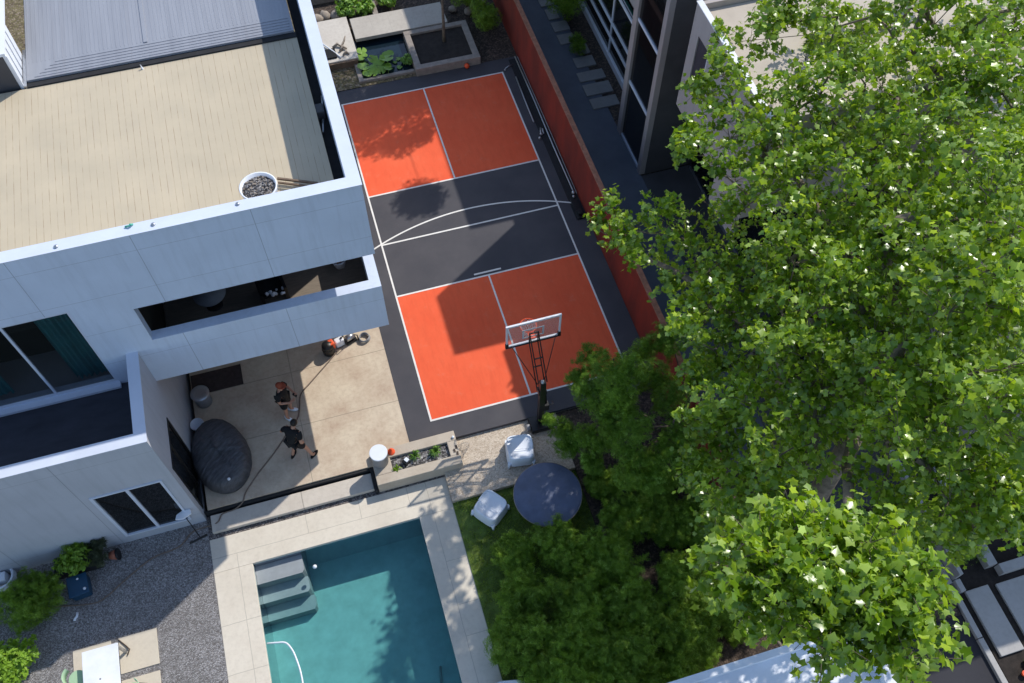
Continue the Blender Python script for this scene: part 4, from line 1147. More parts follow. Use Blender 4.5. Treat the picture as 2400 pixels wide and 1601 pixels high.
# ------------------------------------------------------------------ foliage
def leafmesh(name, C, N, S, tmpl, m, parent=None, spin=None, seed=0, droop=0.0):
    """C centres, N normals, S sizes (numpy); tmpl = (verts, faces)"""
    rs = np.random.RandomState(seed)
    tv, tf = tmpl; tv = np.array(tv, float); tf = np.array(tf, int); n = len(C); k = len(tv)
    N = N / np.linalg.norm(N, axis=1, keepdims=True)
    if spin is None:
        a = rs.normal(size=(n, 3))
    else: a = spin
    U = a - (a * N).sum(1, keepdims=True) * N
    U /= np.linalg.norm(U, axis=1, keepdims=True) + 1e-9
    W = np.cross(N, U)
    P = C[:, None, :] + S[:, None, None] * (tv[None, :, 0:1]*W[:, None, :] + tv[None, :, 1:2]*U[:, None, :] + tv[None, :, 2:3]*N[:, None, :])
    P = P.reshape(-1, 3)
    F = (tf[None] + (np.arange(n) * k)[:, None, None]).reshape(-1)
    fs = tf.shape[1]; nf = n * len(tf)
    me = bpy.data.meshes.new(name)
    me.vertices.add(len(P)); me.vertices.foreach_set('co', P.ravel().astype(np.float32))
    me.loops.add(len(F)); me.loops.foreach_set('vertex_index', F.astype(np.int32))
    me.polygons.add(nf); me.polygons.foreach_set('loop_start', (np.arange(nf) * fs).astype(np.int32)); me.polygons.foreach_set('loop_total', np.full(nf, fs, dtype=np.int32))
    me.materials.append(m); me.update(calc_edges=True); me.validate()
    o = bpy.data.objects.new(name, me); COL.objects.link(o)
    if parent is not None:
        o.parent = parent; o.matrix_parent_inverse = Matrix.Translation(-Vector(parent.location))
    return o
def dz(x, y): return -.24*(x*x+y*y) + .16*abs(x)
PT = [(0,-.34),(.52,-.50),(.56,-.10),(.96,.26),(.50,.46),(.02,1.05),(-.48,.48),(-.93,.30),(-.55,-.08),(-.5,-.52)]
PLANE = ([(0, .08, .04)] + [(x, y, dz(x, y)) for x, y in PT], [(0, i+1, (i+1) % 10 + 1) for i in range(10)])
OVAL = ([(0,-1,-.1), (.42,0,.05), (0,1,-.15), (-.42,0,.05)], [(0,1,2), (0,2,3)])
SPRAY = ([(0,-.6,0),(.10,-.2,.02),(.85,.45,-.1),(.06,.1,.04),(.35,1,-.08),(-.06,.1,.04),(-.30,1.05,-.1),(-.10,-.2,.02),(-.85,.5,-.1)], [(0,1,2),(1,3,4),(5,6,7),(0,8,7)])
BLADE = ([(-.06,0,0),(.06,0,0),(.10,1,.25)], [(0,1,2)])
BLADE = ([(-.07,0,0),(.07,0,0),(.0,1,.25)], [(0,1,2)])
def cloud(rs, c, r, n, flat=.7, shell=.5):
    d = rs.normal(size=(n, 3)); d /= np.linalg.norm(d, axis=1, keepdims=True)
    q = (shell + (1-shell)*rs.rand(n, 1)) ** .7
    q = np.where(rs.rand(n, 1) < .75, q, rs.rand(n, 1))
    p = d * q * r; p[:, 2] *= flat
    return np.array(c)[None] + p, d

rs = np.random.RandomState(11)
K_ = 2400/2351
def inpoly(x, y, poly):
    c = False; n = len(poly); j = n-1
    for i in range(n):
        xi, yi = poly[i]; xj, yj = poly[j]
        if (yi > y) != (yj > y) and x < (xj-xi)*(y-yi)/(yj-yi+1e-9)+xi: c = not c
        j = i
    return c
AN = [(1340,505,6.3),(1560,560,7),(1580,340,9.2),(1700,100,9.8),(2000,60,10),(2340,60,11),(1900,400,10),(2200,400,11.5),(1650,700,8),(1900,750,10),(2250,620,12.6),(2340,900,12.6),(2100,900,11),(1600,950,7.2),(1800,1050,8.6),(1560,1100,6.2),(1700,1200,6.6),(2000,1150,9.5),(2300,1180,10)]
def zt(x, y):
    w_ = 0; s_ = 0
    for ax, ay, az in AN:
        q = 1/((x-ax)**2 + (y-ay)**2 + 400)**1.3; w_ += q; s_ += q*az
    return s_/w_
CROWN = [(1325,510),(1375,455),(1440,470),(1490,395),(1530,460),(1640,455),(1660,420),(1600,390),(1550,325),(1585,260),(1590,165),(1640,95),(1700,35),(1750,-20),(2420,-40),(2420,1200),(2260,1240),(2150,1260),(2060,1230),(1900,1225),(1720,1290),(1650,1300),(1625,1190),(1560,1115),(1590,980),(1605,880),(1575,790),(1560,730),(1500,650),(1470,600),(1410,550)]
GAPS = [(1760,140,34),(1700,190,12),(1590,430,52),(1650,560,20),(1900,430,18),(2070,330,18),(1740,520,26),(1690,370,18),(1985,1030,44),(1945,1080,50),(1905,1125,50),(1868,1165,40),(1560,250,14),(2100,1110,36)]
def scatter(poly, step, rs, jit=.45):
    out = []
    xs = [p[0] for p in poly]; ys = [p[1] for p in poly]
    y = min(ys); row = 0
    while y < max(ys):
        x = min(xs) + (row % 2)*step/2
        while x < max(xs):
            px = x + rs.uniform(-jit, jit)*step; py = y + rs.uniform(-jit, jit)*step
            if inpoly(px, py, poly): out.append((px, py))
            x += step
        y += step*.86; row += 1
    return out
clumps = []
for (px, py) in scatter(CROWN, 52, rs):
    if any((px-gx)**2 + (py-gy)**2 < (gr+16)**2 for gx, gy, gr in GAPS): continue
    dn = math.sin(px*.021+1.3)*math.sin(py*.026+.4) + .6*math.sin(px*.047-py*.039)
    z = zt(px, py) + rs.uniform(-.7, .4) + .55*dn - (1.2 if dn < -.55 else 0)
    if dn < -.85 and rs.rand() < .5 and px > 1640 and py > 520: continue
    z = min(z, 13.0)
    # keep the sandy corner and the front of the court in the sun, as they are
    for dz_ in (0, .9, -.9, 1.8, -1.8, 2.7):
        p = at(px*K_, py*K_, z + dz_); sx = p.x - .84*(p.z+.1); sy = p.y - .55*(p.z+.1)
        if not (-.3 < sx < 3.0 and -2.2 < sy < .2): break
    z += dz_
    p = at(px*K_, py*K_, z); edge = not all(inpoly(px+dx, py+dy, CROWN) for dx, dy in ((45,0),(-45,0),(0,45),(0,-45)))
    clumps.append((p.x, p.y, p.z, rs.uniform(.30, .42) if edge else rs.uniform(.45, .68), 0))
for (px, py) in scatter(CROWN, 80, rs):
    if px < 1560 or rs.rand() < .35 or any((px-gx)**2 + (py-gy)**2 < (gr+22)**2 for gx, gy, gr in GAPS): continue
    z = zt(px, py) - rs.uniform(1.8, 3.4); p = at(px*K_, py*K_, z)
    if not inpoly(px-50, py, CROWN): continue
    clumps.append((p.x, p.y, p.z, rs.uniform(.5, .8), 1))
LOWC = [(1640,1300),(1700,1240),(1740,1170),(1800,1195),(1880,1180),(1960,1215),(2050,1225),(2130,1290),(2160,1330),(2140,1400),(2165,1480),(2110,1520),(2060,1490),(1990,1470),(1900,1500),(1840,1440),(1760,1420),(1700,1370),(1650,1345)]
for (px, py) in scatter(LOWC, 46, rs):
    p = at(px*K_, py*K_, 13.9 + rs.uniform(-.5, .4)); clumps.append((p.x, p.y, p.z, rs.uniform(.22, .34), 2))

trunk_base = Vector((7.75, -6.75, -.25))
pt = empty('plane_tree', tuple(trunk_base), 'huge bright green plane tree filling the right side, with mottled limbs', 'tree')
def P_(o): o.parent = pt; o.matrix_parent_inverse = Matrix.Translation(-trunk_base); return o
nodes = {'b': Vector((7.75,-6.75,-.25)), 't1': Vector((7.95,-6.55,3.2)), 't2': Vector((8.5,-6.0,6.0)), 'm': Vector((9.3,-4.6,8.3)), 'm2': Vector((10.2,-3.4,10.2)), 'l': Vector((7.6,-3.4,6.2)), 'l2': Vector((6.4,-1.2,6.3)), 'l3': Vector((5.2,.4,6.1)),
         'u': Vector((9.0,-1.2,8.4)), 'u2': Vector((8.8,.8,8.6)), 'r2': Vector((11.2,-5.5,11.8)), 'f': Vector((6.95,-7.3,8.0)), 'f2': Vector((5.1,-8.95,11.0)), 'f3': Vector((3.6,-10.3,13.3)), 'u3': Vector((10.8,-.6,10.3)), 's': Vector((6.6,-5.6,6.4))}
b = MB(); b.tube([nodes['b'], nodes['b'].lerp(nodes['t1'], .5), nodes['t1'], nodes['t2']], [.36, .28, .25, .22], 14)
P_(b.build('trunk', M['bark']))
for path, r0, r1 in ((('t2','m','m2'), .20, .07), (('t1','l','l2','l3'), .17, .03), (('m','u','u2'), .14, .04), (('m','r2'), .14, .05), (('t2','f','f2','f3'), .15, .035), (('m','u3'), .11, .04), (('t1','s'), .12, .04)):
    pts = [nodes[k] for k in path]; full = []
    for i in range(len(pts)-1):
        for k in range(4):
            q = pts[i].lerp(pts[i+1], k/4) + Vector((rs.uniform(-.03,.03), rs.uniform(-.03,.03), rs.uniform(-.03,.03)))*(1 if k else 0); full.append(q)
    full.append(pts[-1]); nn = len(full)
    P_(MB().tube(full, [r0 + (r1-r0)*i/(nn-1) for i in range(nn)], 10).build('limb', M['bark']))
nl = [v for k, v in nodes.items() if k not in ('b',)]
# grow twigs from clump to clump, never straight from one hub
pend = [i for i, c in enumerate(clumps) if c[4] != 1]; tree = [(v, -1, -1) for v in nl]; par = {}
CP = np.array([clumps[i][:3] for i in pend]); CP[:, 2] -= .25
dist = np.full(len(pend), 1e9); who = np.zeros(len(pend), int); done = np.zeros(len(pend), bool); TP = [np.array(v) for v in nl]; own = [-1]*len(nl)
for j, tp in enumerate(TP):
    dd = np.linalg.norm(CP - tp, axis=1); u_ = dd < dist; dist[u_] = dd[u_]; who[u_] = j
for _ in range(len(pend)):
    dd = np.where(done, 1e9, dist); i = int(dd.argmin()); done[i] = True; par[i] = who[i]; TP.append(CP[i]); own.append(i); j = len(TP)-1
    d2 = np.linalg.norm(CP - CP[i], axis=1)*1.12; u_ = (d2 < dist) & ~done; dist[u_] = d2[u_]; who[u_] = j
cnt = np.ones(len(pend))
order = [own[j] for j in range(len(nl), len(TP))]
for i in reversed(order):
    q = own[par[i]] if par[i] >= len(nl) else -1
    if q >= 0: cnt[q] += cnt[i]
bt = MB(); leafC = []; leafN = []; leafS = []; balls = MB()
for i in range(len(pend)):
    a_ = Vector(TP[par[i]]); c_ = Vector(CP[i]); L_ = (c_ - a_).length; mid = a_.lerp(c_, .5) + Vector((rs.uniform(-.1,.1), rs.uniform(-.1,.1), rs.uniform(-.05,.12)))*min(1, L_)
    r1 = .009*cnt[i]**.5; bt.tube([a_, mid, c_], [r1*1.15, r1, r1*.9], 6, cap=False)
for (x, y, z, r, lay) in clumps:
    c = Vector((x, y, z))
    nt_ = int(8 if lay != 2 else 8)
    for _ in range(nt_):
        d = Vector(rs.normal(size=3)); d.z = d.z*.6 + .15; d.normalize()
        tip = c + Vector((d.x, d.y, d.z*.8)) * r * (rs.uniform(.75, 1.35) if lay != 2 else rs.uniform(.8, 1.9))
        if lay != 1: bt.tube([c - Vector((0,0,r*.25)), tip], [.007, .004], 3, cap=False)
        nlv = rs.randint(10, 17) if lay != 2 else rs.randint(9, 14)
        for k in range(nlv):
            t_ = rs.uniform(.35, 1.08); q = c.lerp(tip, t_) + Vector(rs.normal(size=3))*(.075 if lay != 2 else .06)
            nrm = Vector((d.x*.5, d.y*.5, .62)) + Vector(rs.normal(size=3))*.62
            leafC.append(tuple(q)); leafN.append(tuple(nrm)); leafS.append(rs.uniform(.050, .108) if lay != 2 else rs.uniform(.045, .098))
    if lay != 1 and rs.rand() < .06:
        q = c + Vector(rs.normal(size=3))*r*.8; P_(MB().ball(tuple(q), .024, 8, 6).build('seed_ball', M['leaf_lime']))
P_(bt.build('branches', M['bark']))
print('plane leaves', len(leafC), 'clumps', len(clumps))
leafmesh('crown', np.array(leafC), np.array(leafN), np.array(leafS), PLANE, M['leaf'], pt, seed=3)

# shrubs --------------------------------------------------------------
def shrub(name, c, r, h, n, m, label, cat='shrub', group=None, size=(.035, .07), tmpl=OVAL, bumps=7, seed=0, up=.35, stem=M['bark_dark']):
    rs = np.random.RandomState(seed + 100)
    t = empty(name, c, label, cat, 0, group)
    C = []; N = []
    sb = MB()
    for k in range(bumps):
        a = 2*PI*k/max(1, bumps-1) + rs.uniform(-.4, .4); rr = r*rs.uniform(.35, .68) if k else 0
        bc = (c[0] + rr*math.cos(a), c[1] + rr*math.sin(a), c[2] + h*rs.uniform(.42, .72)); br = r*rs.uniform(.38, .6)
        p, d = cloud(rs, bc, br, n//bumps, flat=min(1.1, h/r*.62), shell=.62)
        C.append(p); N.append(d)
        for _ in range(7):
            dd_ = rs.normal(size=3); dd_[2] = abs(dd_[2]) + .4; dd_ /= np.linalg.norm(dd_); kk_ = max(6, n//bumps//9); tt_ = rs.rand(kk_, 1); base_ = np.array(bc)
            C.append(base_ + dd_*br*(.6 + .75*tt_) + rs.normal(size=(kk_, 3))*br*.09); N.append(np.tile(dd_, (kk_, 1)))
        sb.tube([(c[0] + rr*.15, c[1] + rr*.1*k, c[2]), bc], [.03*r+.006, .008], 5, cap=False)
    C = np.vstack(C); N = np.vstack(N); keep = C[:, 2] > c[2] + .02; C = C[keep]; N = N[keep]
    N = N*(1-up) + np.array([0, 0, up])[None] + rs.normal(size=N.shape)*.35
    S = rs.uniform(size[0], size[1], len(C))
    leafmesh('foliage', C, N, S, tmpl, m, t, seed=seed)
    o = sb.build('stem', stem, None); o.parent = t; o.matrix_parent_inverse = Matrix.Translation(-Vector(c))
    return t
HG = 'feathery shrubs in the bed below the round table'
hedge = [(1180,1270,.55,.9,'feathery shrub nearest the paving, just below the round table'), (1290,1260,.75,1.2,'dark feathery shrub directly below the round table'), (1400,1290,.8,1.4,'feathery shrub below right of the round table'), (1200,1370,.7,1.2,'bright feathery shrub at the edge of the pool paving, third up from the bottom'), (1330,1380,.85,1.5,'feathery shrub in the middle of the bed left of the bright plane branch'),
         (1460,1390,.8,1.6,'dark feathery shrub deep in shade, in the middle of the bed'), (1560,1330,.7,1.3,'very dark feathery shrub in deep shade under the plane tree'), (1190,1470,.75,1.4,'feathery shrub beside the pool paving, second up from the bottom'), (1310,1490,.8,1.6,'bright tufted shrub near the bottom edge'), (1440,1500,.8,1.6,'feathery shrub at the bottom edge beside the white outbuilding'), (1560,1460,.75,1.4,'dark shrub between the bed and the white outbuilding'), (1260,1580,.8,1.5,'shrub cut by the bottom edge above the small white chair'), (1390,1600,.7,1.3,'shrub cut by the bottom edge at the corner of the white outbuilding'), (1640,1400,.5,.9,'small dark shrub beside the wooden planks')]
hedge += [(1600,1490,.6,1.0,'shrub filling the corner against the white outbuilding, left of the planks'), (1690,1440,.4,.7,'small shrub between the planks and the bright plane branch'), (1530,1550,.6,1.1,'shrub at the bottom edge touching the outbuilding parapet'), (1440,1190,.7,1.0,'low feathery shrub right of the round table, in shade'), (1540,1210,.7,1.0,'low shrub in deep shade between the round table and the plane tree'), (1500,1120,.65,1.0,'low dark shrub under the bright green conifer'), (1610,1180,.7,1.1,'dark shrub under the left side of the plane crown'), (1630,1260,.7,1.2,'dark shrub under the plane crown, nearest the low bright branch'), (1380,1110,.5,.7,'small shrub touching the shaded side of the round table')]
for i, (px, py, r, hh, lb) in enumerate(hedge):
    p = at(px*K_, py*K_, hh*.55 - .2)
    shrub('feathery_shrub', (p.x, p.y, -.2), r, hh, 3000, M['leaf_dark'], lb, 'shrub', HG, (.055, .115), SPRAY, 12, seed=i)
# conifers
def conifer(c, spots, label, seed, n=1500, m=M['needle']):
    rs = np.random.RandomState(seed); t = empty('conifer', c, label, 'tree', 0, 'conifers between the court corner and the plane tree')
    top = max(s_[2] for s_ in spots)
    o = MB().tube([c, (c[0]+.05, c[1], c[2]+(top-c[2])*.5), (c[0], c[1]+.05, top)], [.10, .07, .02], 8).build('trunk', M['bark_dark'], None); o.parent = t; o.matrix_parent_inverse = Matrix.Translation(-Vector(c))
    C = []; N = []; bb = MB()
    for (x, y, z, r) in spots:
        p, d = cloud(rs, (x, y, z), r, int(n*r*r*2.2), .75, .55); C.append(p); N.append(d)
        bb.tube([(c[0], c[1], max(c[2]+.3, z-.5)), (x, y, z)], [.03, .01], 5, cap=False)
        for _ in range(5):
            d2 = Vector(rs.normal(size=3)).normalized(); q = Vector((x, y, z)); e = q + d2*r*1.25
            k = 120; tt = rs.rand(k, 1); pp = np.array(q)[None]*(1-tt) + np.array(e)[None]*tt + rs.normal(size=(k, 3))*.05; C.append(pp); N.append(np.tile(np.array(d2), (k, 1)))
    C = np.vstack(C); N = np.vstack(N); N = N*.5 + np.array([0,0,.45])[None] + rs.normal(size=N.shape)*.4
    leafmesh('crown', C, N, rs.uniform(.05, .10, len(C)), SPRAY, m, t, seed=seed)
    o = bb.build('branches', M['bark_dark']); o.parent = t; o.matrix_parent_inverse = Matrix.Translation(-Vector(c))
def spots(L): return [(*at(a*K_, b_*K_, z), r) for a, b_, z, r in L]
conifer((4.6, -1.8, -.12), spots([(1360,820,3.5,.42),(1400,860,3.9,.52),(1350,900,3.2,.45),(1440,850,4.0,.48),(1390,930,3.4,.52),(1330,865,3.0,.28),(1420,900,4.2,.5)]), 'olive green conifer overlapping the bottom right corner of the court', 1)
conifer((4.2, -2.6, -.12), spots([(1290,980,1.0,.34),(1340,1000,1.1,.4),(1300,1030,.8,.33),(1380,1010,1.2,.4),(1360,1060,.8,.35),(1265,965,.9,.18)]), 'low olive conifer right of the hoop base', 2)
conifer((5.6, -3.6, -.12), spots([(1430,930,3.8,.42),(1460,980,3.9,.45),(1410,990,3.4,.38),(1450,1040,3.4,.4),(1440,1090,3.0,.42),(1490,1100,2.8,.4),(1395,950,3.4,.22)]), 'bright green conifer standing highest, right of the hoop', 3)
conifer((6.6, -2.6, -.12), spots([(1500,860,3.2,.5),(1540,920,3.4,.5),(1560,1000,3.2,.55),(1520,1050,3.0,.5),(1590,1090,2.6,.5),(1480,800,2.8,.38),(1540,780,3.0,.5)]), 'dark conifer in shade under the plane tree', 4)
# ground cover plants beside the wall in the sand
SMALL = [('potted_palm', (-9.62, -1.22, -.25), .50, .75, 900, M['leaf_olive'], 'dark drooping plant against the low wall between the lime plant and the terracotta pot', (.05,.10), 3),
 ('lime_shrub', (-10.15, -1.50, -.05), .42, .55, 650, M['leaf_lime'], 'lime green leafy plant in the black planter box by the low wall', (.04,.085), 4),
 ('dark_shrub', (-10.05, -1.12, -.1), .40, .8, 700, M['leaf_dark'], 'dark green plant behind the lime green plant against the low wall', (.04,.08), 5),
 ('round_shrub', (-11.25, -2.15, -.3), .82, .85, 5200, M['leaf_dark'], 'dark rounded shrub at the left edge beside the blue tub', (.05,.085), 6),
 ('bright_shrub', (-11.95, -3.75, -.3), .75, .95, 3000, M['leaf_lime'], 'bright yellow green shrub at the bottom left corner', (.04,.08), 7),
 ('pond_shrub', (6.15, 15.9, 0), .62, 1.25, 3400, M['leaf_dark'], 'dark green shrub leaning on the rust red wall above the court', (.04,.07), 8),
 ('wall_shrub', (5.75, 17.3, 0), .6, 1.3, 3000, M['leaf_dark'], 'tall green shrub at the top by the rust red wall', (.04,.07), 9),
 ('passage_shrub', (9.35, 15.6, 0), .78, 1.35, 4200, M['leaf_dark'], 'bushy green shrub over the stepping slabs by the neighbour windows', (.04,.07), 10),
 ('passage_hedge', (9.15, 13.7, 0), .42, .7, 1500, M['leaf_dark'], 'small low shrub at the end of the bushy green shrub in the side passage', (.035,.06), 11),
 ('hosta', (1.15, 18.3, 0), .42, .45, 260, M['lily'], 'bright broad-leaved plant in the bed behind the walkway, left one', (.08,.14), 12),
 ('hosta', (1.9, 18.15, 0), .42, .45, 260, M['lily'], 'bright broad-leaved plant in the bed behind the walkway, middle one', (.08,.14), 13),
 ('hosta', (2.75, 18.35, 0), .4, .45, 220, M['lily'], 'bright broad-leaved plant in the bed behind the walkway, right one', (.08,.14), 14),
 ('water_iris', (2.80, 14.85, 0), .24, .35, 220, M['leaf_fern'], 'dark spiky plant in the pond corner beside the tree planter', (.05,.10), 15),
 ('kerb_shrub', (12.9, -7.6, -.2), .7, .8, 1500, M['leaf_dark'], 'dark ground plant in the bed beyond the kerb', (.04,.08), 16),
 ('yellow_plant', (12.95, -11.25, -.2), .14, .18, 120, M['leaf_lime'], 'tiny yellow green plant in the dark bed at the bottom right corner', (.03,.06), 17),
 ('bottom_shrub', (13.0, -11.0, -.2), .12, .16, 90, M['leaf_fern'], 'tiny green plant above the yellow one in the dark bed', (.03,.05), 18)]
for nm, c, r, hh, n, m, lb, sz, sd in SMALL:
    shrub(nm, c, r, hh, n, m, lb, 'plant' if r < .5 else 'shrub', None, sz, SPRAY if m in (M['leaf_dark'], M['leaf_olive']) else OVAL, 6 if r < .6 else 9, seed=sd)
# small rosette plants in the trough
def rosette(c, r, n, m, label, seed, name='fern'):
    rs = np.random.RandomState(seed); t = empty(name, c, label, 'plant')
    b = MB()
    for k in range(n):
        a = rs.uniform(0, 2*PI); L = r*rs.uniform(.6, 1.1); h_ = L*rs.uniform(.4, 1.0); w_ = L*.09
        d = Vector((math.cos(a), math.sin(a), 0)); s_ = Vector((-d.y, d.x, 0))*w_
        p0 = Vector(c); p1 = p0 + d*L*.45 + Vector((0,0,h_)); p2 = p0 + d*L + Vector((0,0,h_*.45))
        b.add([p0 - s_*.4, p0 + s_*.4, p1 + s_, p1 - s_, p2], [(0,1,2,3), (3,2,4)])
    o = b.build('fronds', m); o.parent = t; o.matrix_parent_inverse = Matrix.Translation(-Vector(c))
rosette((-.72, -1.02, .10), .20, 46, M['leaf_fern'], 'bright fern in the planter trough, left of the two', 1)
rosette((-.14, -1.06, .10), .22, 60, M['leaf_fern'], 'spiky pale green plant in the planter trough, right of the two', 2)
rosette((-1.30, -1.28, .10), .18, 24, M['leaf_dark'], 'thin dark grass clump at the left end of the planter trough', 3, 'grass_clump')
# lily pads
lp = [(1.25,15.85,.20),(1.18,15.5,.24),(1.15,14.95,.24),(1.42,14.75,.2),(1.55,15.2,.2),(1.75,15.05,.26),(2.05,15.05,.26),(1.95,14.75,.22),(1.72,14.62,.2),(2.15,15.3,.25),(1.45,14.55,.2),(2.0,14.55,.16),(2.45,14.7,.11),(2.5,15.15,.10),(2.35,15.0,.08),(1.25,14.6,.22)]
rng = random.Random(8)
LL = ['large green lily leaf highest up the left side of the pond, against the square platform', 'large lily leaf just below the highest one, against the square platform', 'large pale lily leaf at the left pond edge, level with the platform corner', 'lily leaf right of the bottom left corner of the pond', 'lily leaf at the upper edge of the clump, left of its two biggest leaves', 'biggest yellow green lily leaf in the middle of the clump',
      'bright round lily leaf at the right end of the clump', 'lily leaf between the biggest leaf and the front pond rim', 'lily leaf at the front rim, centre of the clump', 'lily leaf farthest to the upper right of the clump', 'lily leaf touching the front rim near the left pond corner', 'small lily leaf at the front rim, right end of the clump',
      'small floating pad nearest the front rim, in the right half of the pond', 'small floating pad beside the tree planter wall', 'tiniest floating pad, between the clump and the other two pads', 'lily leaf in the bottom left corner of the pond']
for i, (x, y, r) in enumerate(lp):
    a0 = rng.uniform(0, 6); n = 26; vs = [(0, 0, .02)]
    for k in range(n+1):
        a = a0 + R(12) + (2*PI - R(24))*k/n; vs.append((r*math.cos(a), r*math.sin(a)*.92, rng.uniform(-.006, .02) + .03*abs(math.sin(2*a))))
    b = MB().add(vs, [(0, k+1, k+2) for k in range(n)], 0, True)
    z = .05 + (.10 + .02*(i % 7) if r > .15 else 0)
    if r > .15: b.tube([(0, 0, .015), (rng.uniform(-.05,.05), rng.uniform(-.05,.05), -z)], .008, 5)
    o = b.build('lily_leaf', M['lily']); off(o, (x, y, z)); o.rotation_euler = (rng.uniform(-.3,.3), rng.uniform(-.3,.3), 0) if r > .15 else (0,0,0)
    tag(o, LL[i], 'lily leaf', 'lily leaves in the pond')
# small tree in the planter
tc = (4.36, 15.40, .26)
t = empty('planter_tree', tc, 'slim olive tree growing in the square soil planter', 'tree')
rs2 = np.random.RandomState(21); b = MB()
b.tube([tc, (4.40, 15.45, 1.0), (4.42, 15.5, 1.8), (4.45, 15.7, 2.8)], [.07, .055, .05, .03], 10)
o = b.build('trunk', M['bark'], None); o.parent = t; o.matrix_parent_inverse = Matrix.Translation(-Vector(tc))
C = []; N = []; b = MB()
for k in range(34):
    a = rs2.uniform(0, 2*PI); rr = rs2.uniform(.2, 1.75); z = rs2.uniform(2.3, 5.2); c = (4.5 + rr*math.cos(a)*(1 if z > 2.8 else .5), 16.1 + rr*math.sin(a), z)
    if c[1] < 15.3 and z < 3.2: continue
    p, d = cloud(rs2, c, rs2.uniform(.25, .45), 300, .8, .4); C.append(p); N.append(d); b.tube([(4.44, 15.6, min(2.6, z-.3)), c], [.02, .006], 5, cap=False)
C = np.vstack(C); N = np.vstack(N)*.4 + np.array([0,0,.4])[None] + rs2.normal(size=(len(C), 3))*.4
leafmesh('crown', C, N, rs2.uniform(.03, .06, len(C)), OVAL, M['leaf_olive'], t, seed=5)
o = b.build('branches', M['bark']); o.parent = t; o.matrix_parent_inverse = Matrix.Translation(-Vector(tc))
# trees beyond the top edge : they throw the leafy shade over the back of the court
for i, (x, y, z0_, rr, hh, lb) in enumerate([(8.0, 17.3, 0, 2.35, 10.8, 'tall leafy garden tree beyond the top edge, behind the rust red wall')]):
    c0 = (7.6, 19.6, 0); t = empty('garden_tree', c0, lb, 'tree'); rs3 = np.random.RandomState(31+i)
    o = MB().tube([c0, (7.8, 18.6, hh*.35), (x, y, hh*.66)], [.16, .12, .07], 10).build('trunk', M['bark'], None); o.parent = t; o.matrix_parent_inverse = Matrix.Translation(-Vector(c0))
    C = []; N = []; b = MB()
    for k in range(74):
        d = rs3.normal(size=3); d /= np.linalg.norm(d); q = rs3.rand()**.4; c = (x + d[0]*rr*q, y + d[1]*rr*q, hh*.72 + d[2]*rr*.6*q)
        if k > 64: c = (8.45 + d[0]*.4, 12.75 + d[1]*.45, 8.1 + d[2]*.3)  # out-of-view crown lobe, added to cast a blob of shade mid court
        p, dd = cloud(rs3, c, rs3.uniform(.4, .65), 260, .8, .4); C.append(p); N.append(dd)
        if k <= 64 or k == 70: b.tube([(x, y, hh*.63), ((x+c[0])/2, (y+c[1])/2, (hh*.63+c[2])/2 + .3), c], [.03, .015, .006], 5, cap=False)
    C = np.vstack(C); N = np.vstack(N)*.4 + np.array([0,0,.5])[None] + rs3.normal(size=(len(C), 3))*.4
    leafmesh('crown', C, N, rs3.uniform(.06, .11, len(C)), OVAL, M['leaf'], t, seed=5)
    o = b.build('branches', M['bark']); o.parent = t; o.matrix_parent_inverse = Matrix.Translation(-Vector(c0))

# grass --------------------------------------------------------------
rs = np.random.RandomState(77); n = 34000
X = rs.uniform(0, 4.6, n); Y = rs.uniform(-9.3, -2.2, n)
dens = np.sin(X*3.1+1.2)*np.sin(Y*2.3) + .5*np.sin(X*7+Y*5) + .3*np.sin(Y*11-X*9)
keep = (dens > -.55) | (rs.rand(n) < .25); keep &= ~((Y > -2.5 + .25*np.sin(X*4)))
X = X[keep]; Y = Y[keep]
Cg = np.stack([X, Y, np.full_like(X, -.268)], 1)
up = np.stack([rs.normal(size=len(X))*.45, rs.normal(size=len(X))*.45, np.ones(len(X))], 1)
Ng = rs.normal(size=(len(X), 3)); Ng[:, 2] *= .3
g = leafmesh('grass', Cg, Ng, rs.uniform(.05, .13, len(X)), BLADE, M['grass'], None, spin=up, seed=1)
tag(g, 'patchy green lawn grass around the round table', 'grass', None, 'stuff')

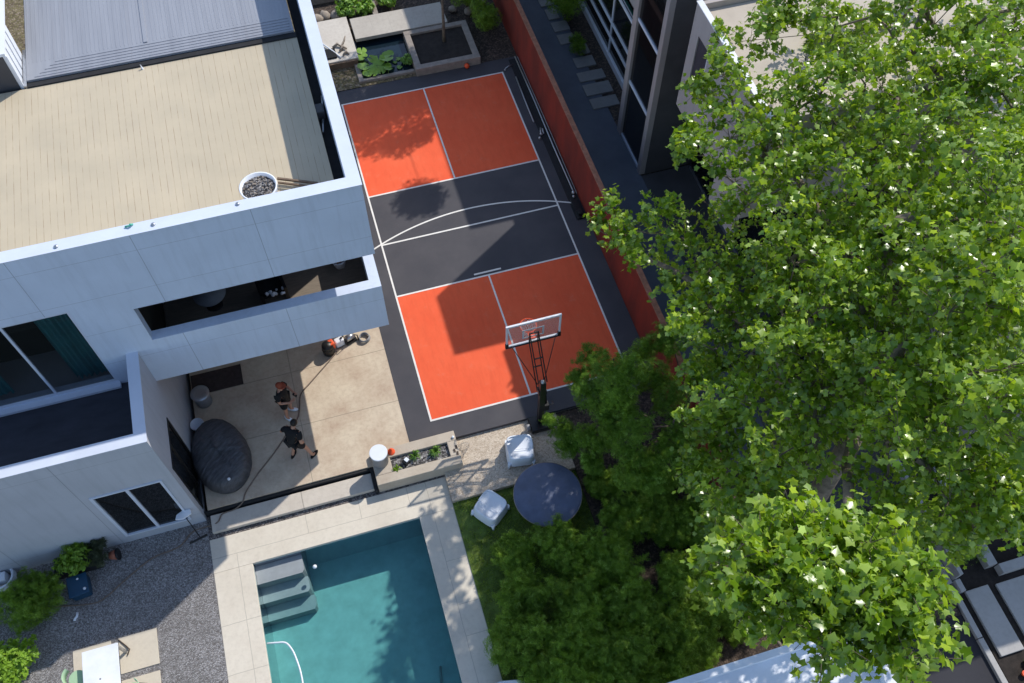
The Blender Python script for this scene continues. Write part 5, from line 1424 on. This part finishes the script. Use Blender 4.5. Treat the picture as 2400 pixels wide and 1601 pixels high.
# car beside the white outbuilding -------------------------------------
t = empty('parked_car', (8.85, -8.05, -.20), 'dark blue car parked on the driveway, mostly hidden by the plane tree', 'car')
def car_shell():
    prof = [(-2.1,.55),(-2.08,.85),(-1.5,.98),(-1.0,1.02),(-.35,1.42),(.9,1.46),(1.6,1.08),(2.05,1.0),(2.12,.6),(2.1,.32),(-2.1,.32)]
    b = MB(); ws = []
    for (y, z) in prof:
        hw = .84 if z < 1.1 else .66; ws.append((hw, y, z))
    n = len(ws); vs = [(-a, y, z) for a, y, z in ws] + [(a, y, z) for a, y, z in ws]
    fs = [tuple(range(n))[::-1], tuple(range(n, 2*n))] + [(i, (i+1) % n, n+(i+1) % n, n+i) for i in range(n)]
    b.add(vs, fs); return b
M['car'] = mat('dark_blue_car_paint', (.018, .022, .040), .22, .05, 3, spec=.7)
car_shell().build('body', M['car'], t, bevel=.06)
MB().add([(-.62,-.93,1.075),(.62,-.93,1.075),(.56,-.42,1.405),(-.56,-.42,1.405)], [(0,1,2,3)]).add([(-.60,1.53,1.145),(.60,1.53,1.145),(.56,.98,1.455),(-.56,.98,1.455)], [(3,2,1,0)]).build('windscreen', M['glass_dark'], t)
for sx in (-1, 1):
    for y in (-1.35, 1.35):
        wv = MB().tube([(sx*.72, y, .32), (sx*.87, y, .32)], .32, 20).build('wheel', M['black_soft'], t)
        MB().tube([(sx*.865, y, .32), (sx*.885, y, .32)], .20, 14).build('rim', M['silver'], wv)
    MB().box(sx*.72-.12, sx*.72+.12, -2.13, -2.04, .62, .76).build('tail_light', M['terracotta'], t, bevel=.02)
# planks by the outbuilding
thing_mesh(MB().box(6.47, 6.72, -9.2, -8.05, -.26, -.12), 'plank', M['kerb'], 'grey plank lying beside the white outbuilding', 'plank')
thing_mesh(MB().tube([(7.0, -8.3, -.15), (7.15, -9.0, -.12)], .06, 8), 'log', M['rock'], 'short pale log on the ground beside the grey plank', 'log')
for x, y, lb in ((12.75, -11.2, 'small orange flower pot in the dark bed at the bottom right'), (13.05, -11.32, 'orange and white flower pot in the bottom right corner')):
    o = MB().lathe([(.05, 0), (.08, .12), (.06, .12), (0, .10)], n=16).build('flower_pot', M['orange']); off(o, (x, y, -.19)); tag(o, lb, 'flower pot', 'pots in the dark bed')
print('objects', len(scene.objects))
